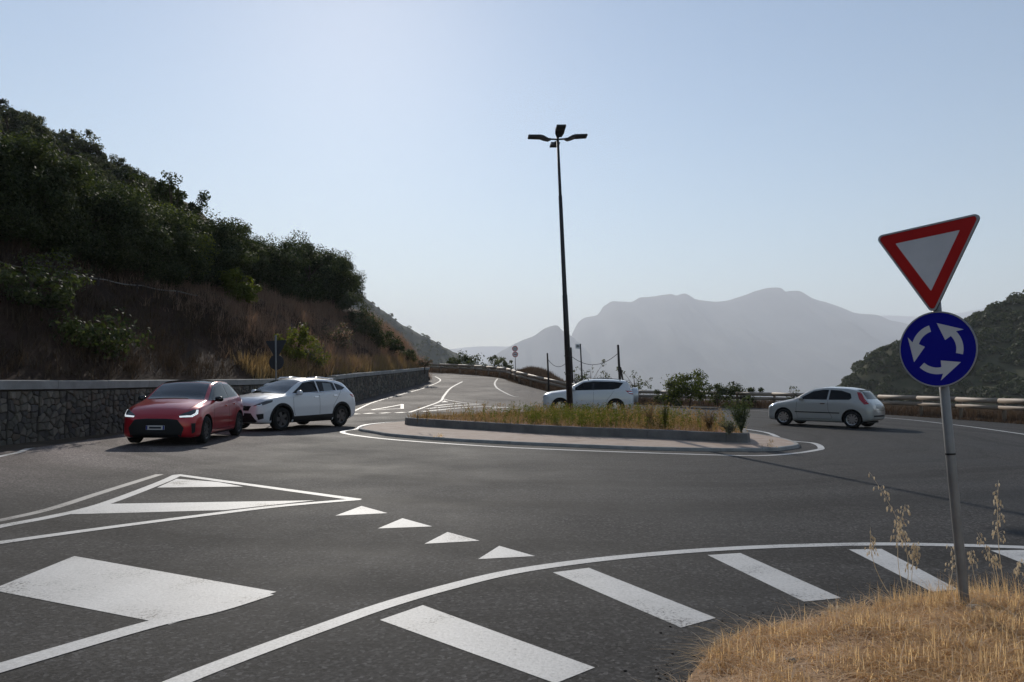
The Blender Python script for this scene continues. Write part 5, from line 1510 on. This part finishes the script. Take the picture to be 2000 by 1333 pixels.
        for mir in ((1, -1) if both else (1,)):
            me = pydata(name, [(p.x, p.y * mir, p.z) for p in V], F, mat, True)
            bm = bmesh.new(); bm.from_mesh(me); bmesh.ops.recalc_face_normals(bm, faces=bm.faces); bm.to_mesh(me); bm.free()
            try: me.set_sharp_from_angle(angle=math.radians(35))
            except Exception: pass
            objs.append(mesh_obj(name, me, None, parent or s.root))
        return objs
    def side(s, name, pts, mat, **k): return s.patch(name, [(x, 0, z) for x, z in pts], (0, -1, 0), mat, both=True, **k)
    def front(s, name, pts, mat, **k): return s.patch(name, [(0, y, z) for y, z in pts], (-1, 0, 0), mat, **k)
    def rear(s, name, pts, mat, **k): return s.patch(name, [(0, y, z) for y, z in pts], (1, 0, 0), mat, **k)
    def top(s, name, pts, mat, **k): return s.patch(name, [(x, y, 0) for x, y in pts], (0, 0, -1), mat, **k)
    def line(s, name, pts, w=0.008, mat=None, fr='side'):
        """thin panel gap along a polyline"""
        P = [Vector(p) for p in pts]
        L, R_ = [], []
        for i, p in enumerate(P):
            t = (P[min(i + 1, len(P) - 1)] - P[max(i - 1, 0)]).normalized(); n_ = Vector((-t.y, t.x)) * w / 2
            L.append(tuple(p + n_)); R_.append(tuple(p - n_))
        return getattr(s, fr)(name, L + R_[::-1], mat or M['seam'], off=0.0022, res=0.08, skirt=0.004)
    def mirrors(s, x, y, z, mat, size=(0.13, 0.2, 0.13)):
        for sy in (1, -1):
            bm = bmesh.new(); bmesh.ops.create_uvsphere(bm, u_segments=14, v_segments=9, radius=0.5)
            for v in bm.verts:
                q = v.co
                q.x = math.copysign(abs(q.x * 2)**0.7 / 2, q.x); q.y = math.copysign(abs(q.y * 2)**0.75 / 2, q.y); q.z = math.copysign(abs(q.z * 2)**0.75 / 2, q.z)
                v.co = Vector((q.x * size[0] + (0 if q.x > 0 else 0), q.y * size[1], q.z * size[2]))
            me = bpy.data.meshes.new('mirror'); bm.to_mesh(me); bm.free(); me.materials.append(mat)
            me.polygons.foreach_set('use_smooth', [True] * len(me.polygons))
            o = mesh_obj('mirror', me, None, s.root); o.location = (x, sy * (y + size[1] * 0.55), z); o.rotation_euler = (0, 0, sy * -0.15)
            mb = MB(); mb.box((0.0, -sy * size[1] * 0.55, -size[2] * 0.3), (0.05, 0.12, 0.03)); mb.build('mirror_arm', M['plastic'], o)
    def handle(s, x, z, mat, w=0.17):
        for ob in s.side('door_handle', [(x - w / 2, z - 0.016), (x + w / 2, z - 0.016), (x + w / 2, z + 0.016), (x - w / 2, z + 0.016)], mat, off=0.03, skirt=0.035, res=0.06): pass
    def place(s, p, heading, scale=1.0):
        s.root.location = p; s.root.rotation_euler = (0, 0, math.atan2(heading[1], heading[0])); s.root.scale = (scale,) * 3

GLS, SEAM, PLS = M['glass'], M['seam'], M['plastic']
# ---- red hatchback
c = Car('red_hatchback', 'red hatchback with black roof, its lights towards the camera, driving left', [
    (2.10, .26, .40, .44, .52, .42, .56, .34, .58), (2.06, .21, .56, .60, .60, .56, .64, .46, .66), (1.98, .18, .68, .72, .67, .67, .72, .56, .74), (1.82, .16, .77, .81, .76, .75, .82, .63, .85), (1.55, .16, .81, .86, .84, .80, .90, .67, .94),
    (1.2, .16, .82, .87, .89, .82, .965, .71, 1.0), (.98, .16, .82, .87, .92, .825, 1.01, .715, 1.045), (.62, .16, .82, .865, .94, .825, 1.19, .655, 1.245), (.22, .16, .82, .865, .96, .825, 1.37, .60, 1.425), (-.25, .16, .82, .865, .98, .825, 1.43, .585, 1.49), (-.9, .16, .82, .865, 1.01, .82, 1.41, .575, 1.475),
    (-1.35, .17, .82, .87, 1.04, .80, 1.34, .55, 1.40), (-1.58, .2, .80, .86, 1.04, .77, 1.22, .56, 1.27), (-1.74, .25, .74, .81, .99, .72, 1.04, .58, 1.08), (-1.82, .3, .68, .75, .9, .68, .95, .54, .97), (-1.86, .38, .58, .64, .8, .6, .84, .48, .86)],
    (1.28, -1.28), .315, 1.53, M['paint_red'], rim='rim_dark', spokes=10)
c.top('windshield', [(.98, -.66), (.26, -.55), (.26, .55), (.98, .66), (1.03, 0.35), (1.04, 0), (1.03, -.35)], GLS, res=0.06)
c.top('black_roof', [(.22, -.585), (-.25, -.58), (-.9, -.57), (-1.42, -.53), (-1.42, .53), (-.9, .57), (-.25, .58), (.22, .585)], M['gloss_black'], res=0.09)
c.side('pillar_trim', [(.93, .99), (.3, 1.36), (-.25, 1.435), (-.9, 1.415), (-1.3, 1.34), (-1.42, 1.13), (-1.2, 1.06), (.6, .985)], M['gloss_black'], off=0.003)
c.side('side_window', [(.74, 1.02), (.25, 1.31), (-.2, 1.375), (-.3, 1.375), (-.34, 1.03)], M['glass_side'], off=0.007)
c.side('side_window', [(-.42, 1.035), (-.40, 1.372), (-.85, 1.35), (-1.18, 1.25), (-1.12, 1.09)], M['glass_side'], off=0.007)
c.rear('rear_window', [(-.55, 1.08), (.55, 1.08), (.5, 1.32), (-.5, 1.32)], M['glass_side'])
c.front('grille', [(-.60, .40), (-.46, .585), (-.2, .605), (.2, .605), (.46, .585), (.60, .40), (.55, .22), (.46, .20), (-.46, .20), (-.55, .22)], PLS, off=0.006)
c.front('lower_lip', [(-.6, .185), (-.46, .215), (.46, .215), (.6, .185)], PLS, off=0.012)
for sy in (1, -1):
    hl = c.patch('headlight', [(2.0, sy * .44, .655), (1.95, sy * .52, .71), (1.78, sy * .69, .79), (1.70, sy * .775, .80), (1.74, sy * .785, .70), (1.88, sy * .70, .635), (1.97, sy * .56, .615)], (-.9, -sy * .42, -.1), M['lamp_lens'], off=0.006, res=0.03)[0]
    c.patch('daytime_light', [(1.985, sy * .46, .655), (1.88, sy * .675, .668), (1.79, sy * .735, .715), (1.735, sy * .75, .79), (1.70, sy * .78, .79), (1.745, sy * .785, .70), (1.88, sy * .705, .632), (1.985, sy * .47, .622)], (-.9, -sy * .42, -.1), M['lamp_lit'], off=0.011, res=0.03, parent=hl)
    c.patch('air_curtain', [(1.93, sy * .70, .50), (1.85, sy * .775, .50), (1.85, sy * .775, .30), (1.92, sy * .72, .26)], (-.85, -sy * .5, 0), PLS, off=0.005, res=0.04)
    c.patch('tail_light', [(-1.72, sy * .45, .98), (-1.68, sy * .76, 1.0), (-1.58, sy * .8, .98), (-1.66, sy * .78, .88), (-1.76, sy * .5, .88)], (.85, -sy * .5, 0), M['tail_red'], res=0.05)
pl = c.front('number_plate', [(-.20, .36), (.20, .36), (.20, .455), (-.20, .455)], M['plate'], off=0.02, skirt=0.03)[0]
c.front('plate_band', [(-.197, .363), (-.165, .363), (-.165, .452), (-.197, .452)], M['plate_blue'], off=0.023, parent=pl)
c.front('plate_band', [(.165, .363), (.197, .363), (.197, .452), (.165, .452)], M['plate_blue'], off=0.023, parent=pl)
c.front('plate_print', [(-.13, .385), (.13, .385), (.13, .43), (-.13, .43)], M['sign_back'], off=0.0225, parent=pl)
# badge: an outlined oval
bg = MB(); 
for q in range(20):
    a0, a1 = 2 * math.pi * q / 20, 2 * math.pi * (q + 1) / 20
    bg.tube([Vector((2.02, .065 * math.cos(a0), .635 + .04 * math.sin(a0))), Vector((2.02, .065 * math.cos(a1), .635 + .04 * math.sin(a1)))], 0.007, 5)
bg.build('badge', M['chrome'], c.root)
c.line('door_gap', [(.72, .30), (.80, .55), (.80, .8), (.74, 1.0)])
c.line('door_gap', [(-.37, .30), (-.36, 1.03)])
c.line('door_gap', [(-1.12, 1.07), (-.98, .72), (-.86, .52), (-.82, .3), (-.37, .29), (.72, .29)])
c.line('bonnet_gap', [(1.0, .69), (1.5, .68), (1.78, .62)], fr='top'); c.line('bonnet_gap', [(1.0, -.69), (1.5, -.68), (1.78, -.62)], fr='top')
c.side('sill_trim', [(.86, .17), (-.86, .17), (-.86, .23), (.86, .23)], PLS)
c.handle(-.17, .83, M['paint_red']); c.handle(-.86, .86, M['paint_red'])
c.mirrors(.62, .80, 1.02, M['gloss_black'])
c.top('wiper', [(1.02, -.5), (1.0, .3), (.985, .3), (1.0, -.5)], PLS, off=0.012)
RED = c

# ---- white crossover
c = Car('white_crossover', 'white crossover with dark lower cladding following the red hatchback', [
    (2.20, .34, .42, .47, .66, .45, .70, .36, .72), (2.16, .28, .58, .63, .76, .60, .80, .48, .82), (2.06, .24, .70, .75, .84, .70, .88, .56, .90), (1.9, .22, .79, .84, .91, .78, .95, .63, .98), (1.55, .21, .84, .89, .97, .83, 1.02, .68, 1.055),
    (1.1, .21, .86, .90, 1.01, .855, 1.08, .73, 1.115), (.66, .21, .86, .90, 1.03, .86, 1.30, .665, 1.345), (.22, .21, .86, .90, 1.05, .86, 1.47, .615, 1.525), (-.3, .21, .86, .90, 1.07, .86, 1.525, .60, 1.585), (-1.0, .21, .86, .90, 1.1, .855, 1.505, .59, 1.56),
    (-1.55, .22, .86, .90, 1.13, .84, 1.44, .57, 1.50), (-1.8, .24, .85, .89, 1.13, .82, 1.33, .58, 1.39), (-2.0, .28, .80, .86, 1.05, .78, 1.1, .62, 1.14), (-2.12, .33, .74, .80, .95, .74, .99, .58, 1.02), (-2.18, .42, .6, .66, .86, .64, .9, .5, .92)],
    (1.325, -1.325), .345, 1.57, M['paint_white'], rim='rim_dark', spokes=5, tyre_w=0.215, arch=0.06)
c.top('windshield', [(1.08, -.68), (.27, -.57), (.27, .57), (1.08, .68), (1.13, .35), (1.14, 0), (1.13, -.35)], GLS, res=0.06)
c.side('side_window', [(.86, 1.09), (.3, 1.42), (-.12, 1.475), (-.22, 1.475), (-.24, 1.115)], M['glass_side'], off=0.006)
c.side('side_window', [(-.31, 1.118), (-.29, 1.475), (-.8, 1.465), (-1.08, 1.43), (-1.10, 1.165)], M['glass_side'], off=0.006)
c.side('quarter_window', [(-1.16, 1.17), (-1.14, 1.42), (-1.36, 1.37), (-1.62, 1.27), (-1.42, 1.2)], M['glass_side'], off=0.006)
c.side('window_sill_trim', [(.92, 1.072), (-1.45, 1.185), (-1.45, 1.198), (.92, 1.088)], M['chrome'], off=0.008)
c.patch('sun_shade', [(-.52, 0, 1.16), (-.95, 0, 1.18), (-.95, 0, 1.40), (-.56, 0, 1.42)], (0, -1, 0), surf('sun_shade', (0.16, 0.18, 0.19), None, rough=0.4), off=0.009)
c.side('cladding', [(.86, .23), (-.88, .23), (-.88, .44), (.86, .41)], PLS, off=0.006)
for wx in (1.325, -1.325):
    A = [math.radians(q) for q in np.linspace(-4, 184, 18)]
    c.side('arch_cladding', [(wx + .405 * math.cos(a_), .345 + .405 * math.sin(a_)) for a_ in A] + [(wx + .475 * math.cos(a_), .345 + .475 * math.sin(a_)) for a_ in reversed(A)], PLS, off=0.008, res=0.04)
c.front('grille', [(-.42, .60), (-.5, .735), (.5, .735), (.42, .60)], PLS, off=0.006)
c.front('chrome_bar', [(-.16, .60), (-.30, .74), (-.24, .74), (-.11, .62), (.11, .62), (.24, .74), (.30, .74), (.16, .60)], M['chrome'], off=0.014)
c.front('lower_grille', [(-.68, .30), (-.5, .53), (.5, .53), (.68, .30), (.6, .27), (-.6, .27)], PLS, off=0.008)
for sy in (1, -1):
    hl = c.patch('headlight', [(2.08, sy * .5, .735), (2.03, sy * .62, .80), (1.86, sy * .76, .885), (1.66, sy * .82, .91), (1.70, sy * .84, .85), (1.9, sy * .78, .78), (2.04, sy * .64, .72)], (-.8, -sy * .6, -.05), M['lamp_lens'], off=0.006, res=0.035)[0]
    c.patch('daytime_light', [(2.07, sy * .51, .728), (1.95, sy * .72, .765), (1.98, sy * .69, .80), (2.0, sy * .685, .795), (1.975, sy * .72, .745), (2.08, sy * .55, .712)], (-.8, -sy * .6, -.05), M['lamp_white'], off=0.011, res=0.03, parent=hl)
    c.patch('fog_pod', [(2.08, sy * .62, .50), (1.95, sy * .77, .52), (1.95, sy * .78, .38), (2.06, sy * .68, .34)], (-.8, -sy * .55, 0), PLS, off=0.006, res=0.05)
    c.patch('tail_light', [(-2.02, sy * .55, 1.0), (-1.9, sy * .8, 1.04), (-1.72, sy * .84, 1.06), (-1.86, sy * .84, .96), (-2.06, sy * .6, .91)], (.75, -sy * .65, 0), M['tail_red'], res=0.05)
c.rear('rear_window', [(-.6, 1.15), (.6, 1.15), (.52, 1.4), (-.52, 1.4)], M['glass_side'])
c.front('number_plate', [(-.25, .46), (.25, .46), (.25, .565), (-.25, .565)], M['plate'], off=0.03, skirt=0.035)
c.line('door_gap', [(.80, .44), (.87, .62), (.88, .9), (.84, 1.07)]); c.line('door_gap', [(-.275, .44), (-.27, 1.11)])
c.line('door_gap', [(-1.34, 1.19), (-1.1, .92), (-.93, .72), (-.89, .45)])
c.line('bonnet_gap', [(1.12, .71), (1.6, .70), (1.95, .60)], fr='top'); c.line('bonnet_gap', [(1.12, -.71), (1.6, -.70), (1.95, -.60)], fr='top')
c.handle(-.10, .98, M['chrome']); c.handle(-1.0, 1.02, M['chrome'])
c.mirrors(.70, .84, 1.12, M['paint_white'], (.14, .2, .15))
for sy in (1, -1):
    mb = MB(); mb.tube([Vector((.05, sy * .585, 1.52)), Vector((0, sy * .585, 1.58)), Vector((-.6, sy * .575, 1.60)), Vector((-1.2, sy * .565, 1.56)), Vector((-1.28, sy * .565, 1.50))], 0.016, 8); mb.build('roof_rail', M['chrome'], c.root, True)
WHITE = c

# ---- white off-roader behind the island
c = Car('white_off_roader', 'white off-roader with a spare wheel at the back, half hidden by island weeds', [
    (2.12, .36, .46, .50, .74, .48, .78, .38, .80), (2.08, .30, .62, .66, .84, .62, .88, .5, .90), (1.98, .27, .74, .78, .91, .74, .95, .60, .97), (1.75, .25, .81, .85, .97, .81, 1.02, .66, 1.05), (1.4, .24, .84, .88, 1.01, .85, 1.07, .70, 1.10),
    (1.02, .24, .85, .89, 1.04, .86, 1.12, .73, 1.15), (.6, .24, .85, .89, 1.05, .86, 1.37, .67, 1.42), (.12, .24, .85, .89, 1.07, .86, 1.56, .63, 1.62), (-.4, .24, .85, .89, 1.09, .86, 1.605, .62, 1.67), (-1.1, .24, .85, .89, 1.12, .86, 1.595, .61, 1.66),
    (-1.7, .26, .85, .89, 1.15, .85, 1.555, .60, 1.62), (-1.84, .28, .84, .88, 1.15, .83, 1.50, .60, 1.57), (-2.02, .32, .82, .86, 1.1, .8, 1.18, .64, 1.24), (-2.08, .36, .76, .82, 1.0, .76, 1.06, .6, 1.1), (-2.12, .44, .62, .68, .9, .66, .95, .52, .97)],
    (1.28, -1.28), .36, 1.56, M['paint_white'], rim='rim', spokes=5, tyre_w=0.225, arch=0.06)
c.top('windshield', [(.98, -.69), (.17, -.59), (.17, .59), (.98, .69), (1.04, .35), (1.05, 0), (1.04, -.35)], GLS, res=0.06)
c.side('window_band', [(.80, 1.11), (.22, 1.49), (-.25, 1.55), (-1.2, 1.54), (-1.64, 1.49), (-1.42, 1.24), (-1.15, 1.175)], M['gloss_black'], off=0.004)
c.side('side_window', [(.70, 1.14), (.22, 1.455), (-.2, 1.515), (-.22, 1.155)], M['glass_side'], off=0.008)
c.side('side_window', [(-.30, 1.16), (-.28, 1.515), (-.98, 1.51), (-.98, 1.2)], M['glass_side'], off=0.008)
c.side('quarter_window', [(-1.04, 1.2), (-1.04, 1.505), (-1.56, 1.455), (-1.38, 1.26), (-1.16, 1.2)], M['glass_side'], off=0.008)
c.rear('rear_window', [(-.6, 1.25), (.6, 1.25), (.52, 1.48), (-.52, 1.48)], M['glass_side'])
for sy in (1, -1):
    c.patch('headlight', [(2.02, sy * .5, .82), (1.9, sy * .7, .93), (1.68, sy * .82, .98), (1.72, sy * .84, .90), (1.9, sy * .76, .84), (2.0, sy * .62, .78)], (-.75, -sy * .65, 0), M['lamp_white'], off=0.006, res=0.04)
    tl = c.patch('tail_light', [(-2.03, sy * .72, 1.12), (-1.72, sy * .86, 1.14), (-1.90, sy * .86, .99), (-2.06, sy * .74, .95)], (.5, -sy * .85, 0), M['tail_red'], res=0.04)[0]
    c.patch('reversing_lens', [(-2.02, sy * .78, 1.07), (-1.84, sy * .86, 1.08), (-1.90, sy * .86, 1.03), (-2.04, sy * .78, 1.01)], (.5, -sy * .85, 0), M['lamp_white'], off=0.008, res=0.04, parent=tl)
c.front('grille', [(-.42, .66), (-.46, .80), (.46, .80), (.42, .66)], PLS, off=0.006)
c.front('lower_grille', [(-.6, .36), (-.5, .52), (.5, .52), (.6, .36)], PLS, off=0.006)
c.front('number_plate', [(-.25, .54), (.25, .54), (.25, .64), (-.25, .64)], M['plate'], off=0.03, skirt=0.035)
c.line('door_gap', [(.80, .36), (.86, .6), (.84, 1.09)]); c.line('door_gap', [(-.26, .36), (-.26, 1.14)]); c.line('door_gap', [(-1.22, 1.17), (-1.05, .9), (-.88, .7), (-.86, .4)])
c.side('side_moulding', [(.82, .50), (-.86, .50), (-.86, .56), (.82, .56)], M['paint_white'], off=0.014)
c.handle(-.12, 1.0, M['paint_white']); c.handle(-.98, 1.03, M['paint_white'])
c.mirrors(.66, .84, 1.17, M['paint_white'], (.14, .2, .16))
mb = MB(); mb.tube([Vector((-2.06, .08, .93)), Vector((-2.12, .08, .93)), Vector((-2.31, .08, .93)), Vector((-2.35, .08, .93))], [.32, .35, .35, .31], 28); sp = mb.build('spare_wheel_cover', M['paint_silver'], c.root, True)
sp.data.set_sharp_from_angle(angle=math.radians(35))
for sy in (1, -1):
    mb = MB(); mb.tube([Vector((.0, sy * .61, 1.58)), Vector((-.05, sy * .61, 1.66)), Vector((-.7, sy * .60, 1.70)), Vector((-1.45, sy * .59, 1.65)), Vector((-1.52, sy * .59, 1.57))], 0.018, 8); mb.build('roof_rail', M['rim_dark'], c.root, True)
mb = MB(); mb.box((-1.86, 0, 1.60), (.18, 1.0, .03)); mb.build('roof_spoiler', M['paint_white'], c.root)
SUV = c

# ---- silver three-door hatchback
c = Car('silver_hatchback', 'silver three-door hatchback with tall red tail lights, driving away to the left', [
    (1.97, .28, .42, .46, .56, .44, .60, .36, .62), (1.93, .23, .58, .62, .64, .58, .68, .48, .70), (1.84, .19, .68, .72, .70, .68, .75, .57, .78), (1.65, .17, .75, .79, .78, .74, .83, .62, .86), (1.35, .17, .78, .825, .84, .775, .90, .65, .94),
    (1.05, .17, .79, .835, .88, .79, .96, .68, 1.0), (.86, .17, .79, .835, .90, .795, 1.01, .685, 1.045), (.5, .17, .79, .835, .92, .795, 1.20, .63, 1.25), (.08, .17, .79, .835, .94, .795, 1.36, .58, 1.415), (-.35, .17, .79, .835, .955, .795, 1.405, .57, 1.465), (-.9, .17, .79, .835, .97, .79, 1.39, .56, 1.45),
    (-1.3, .18, .79, .835, .985, .775, 1.33, .54, 1.395), (-1.45, .2, .785, .83, .985, .76, 1.28, .535, 1.34), (-1.7, .24, .75, .80, .95, .72, 1.0, .59, 1.04), (-1.82, .27, .70, .76, .86, .69, .90, .56, .93), (-1.9, .34, .60, .66, .74, .62, .78, .5, .80)],
    (1.245, -1.245), .305, 1.48, M['paint_cream'], rim='rim', spokes=9, tyre_w=0.2)
c.top('windshield', [(.85, -.64), (.14, -.54), (.14, .54), (.85, .64), (.90, .33), (.91, 0), (.90, -.33)], GLS, res=0.06)
c.side('side_window', [(.66, .985), (.62, 1.03), (.16, 1.28), (-.2, 1.345), (-.40, 1.345), (-.36, .985)], M['glass_side'], off=0.006)
c.side('quarter_window', [(-.43, .985), (-.46, 1.345), (-.85, 1.32), (-1.16, 1.22), (-1.22, 1.06), (-1.15, 1.0)], M['glass_side'], off=0.006)
c.rear('rear_window', [(-.52, 1.03), (.52, 1.03), (.47, 1.28), (-.47, 1.28)], M['glass_side'])
for sy in (1, -1):
    c.patch('tail_light', [(-1.36, sy * .60, 1.27), (-1.50, sy * .56, 1.27), (-1.62, sy * .64, 1.06), (-1.76, sy * .66, .86), (-1.64, sy * .76, .84), (-1.48, sy * .74, 1.02)], (.62, -sy * .78, 0), M['tail_red'], res=0.04)
    c.patch('headlight', [(1.9, sy * .5, .66), (1.78, sy * .64, .76), (1.55, sy * .76, .84), (1.60, sy * .77, .75), (1.84, sy * .66, .63)], (-.8, -sy * .6, 0), M['lamp_white'], off=0.006, res=0.04)
c.rear('number_plate', [(-.26, .74), (.26, .74), (.26, .85), (-.26, .85)], M['plate'], off=0.008)
c.rear('plate_recess', [(-.3, .70), (.3, .70), (.3, .875), (-.3, .875)], M['paint_silver'], off=0.004)
c.rear('bumper_trim', [(-.55, .40), (.55, .40), (.55, .46), (-.55, .46)], PLS, off=0.006)
c.front('grille', [(-.38, .48), (-.42, .58), (.42, .58), (.38, .48)], PLS); c.front('lower_grille', [(-.5, .26), (-.45, .40), (.45, .40), (.5, .26)], PLS)
c.side('side_moulding', [(.80, .50), (-.82, .50), (-.82, .535), (.80, .535)], PLS, off=0.012)
c.line('door_gap', [(.70, .28), (.76, .55), (.74, .96)]); c.line('door_gap', [(-.56, .34), (-.42, .62), (-.40, .97)]); c.line('door_gap', [(.70, .275), (-.5, .29), (-.56, .34)])
c.line('tailgate_gap', [(-.62, .98), (-.60, .70), (-.5, .62), (.5, .62), (.60, .70), (.62, .98)], fr='rear')
c.handle(-.22, .845, M['chrome']); c.mirrors(.56, .78, 1.0, M['paint_cream'], (.12, .17, .12))
mb = MB(); mb.box((-1.40, 0, 1.345), (.16, .92, .028)); mb.build('roof_spoiler', M['paint_cream'], c.root)
HATCH = c

def put(car, px, py, heading, scale=1.0, z=0.0):
    p = G(px, py); car.place(Vector((p.x, p.y, float(zroad(p.x, p.y)) + 0.012 + z)), heading, scale)
put(RED, 369, 858.5, (0.07, -1.0), 1.0)
put(WHITE, 570, 836, (-0.46, -0.89), 1.0)
put(SUV, 1148, 809.5, (-0.99, 0.10), 1.0)
put(HATCH, 1612, 832.5, (-0.72, 0.69), 1.0)

# ================================================================== haze
def make_haze(density, aniso, col):
    lo = Vector((-17600, -3400, BASE - 45)); hi = Vector((17600, 18200, 1500))
    vs = [(x, y, z) for z in (lo.z, hi.z) for y in (lo.y, hi.y) for x in (lo.x, hi.x)]
    me = pydata('haze', vs, [(0, 2, 3, 1), (4, 5, 7, 6), (0, 1, 5, 4), (2, 6, 7, 3), (0, 4, 6, 2), (1, 3, 7, 5)])
    m, nt, out = new_mat('haze')
    v = N(nt, 'ShaderNodeVolumePrincipled')
    v.inputs['Color'].default_value = (*col, 1); v.inputs['Density'].default_value = density; v.inputs['Anisotropy'].default_value = aniso
    nt.links.new(v.outputs[0], out.inputs['Volume'])
    m.cycles.homogeneous_volume = True
    me.materials.append(m)
    o = mesh_obj('haze', me); tag(o, kind='stuff')
make_haze(1.3e-4, 0.2, (0.87, 0.91, 0.99))
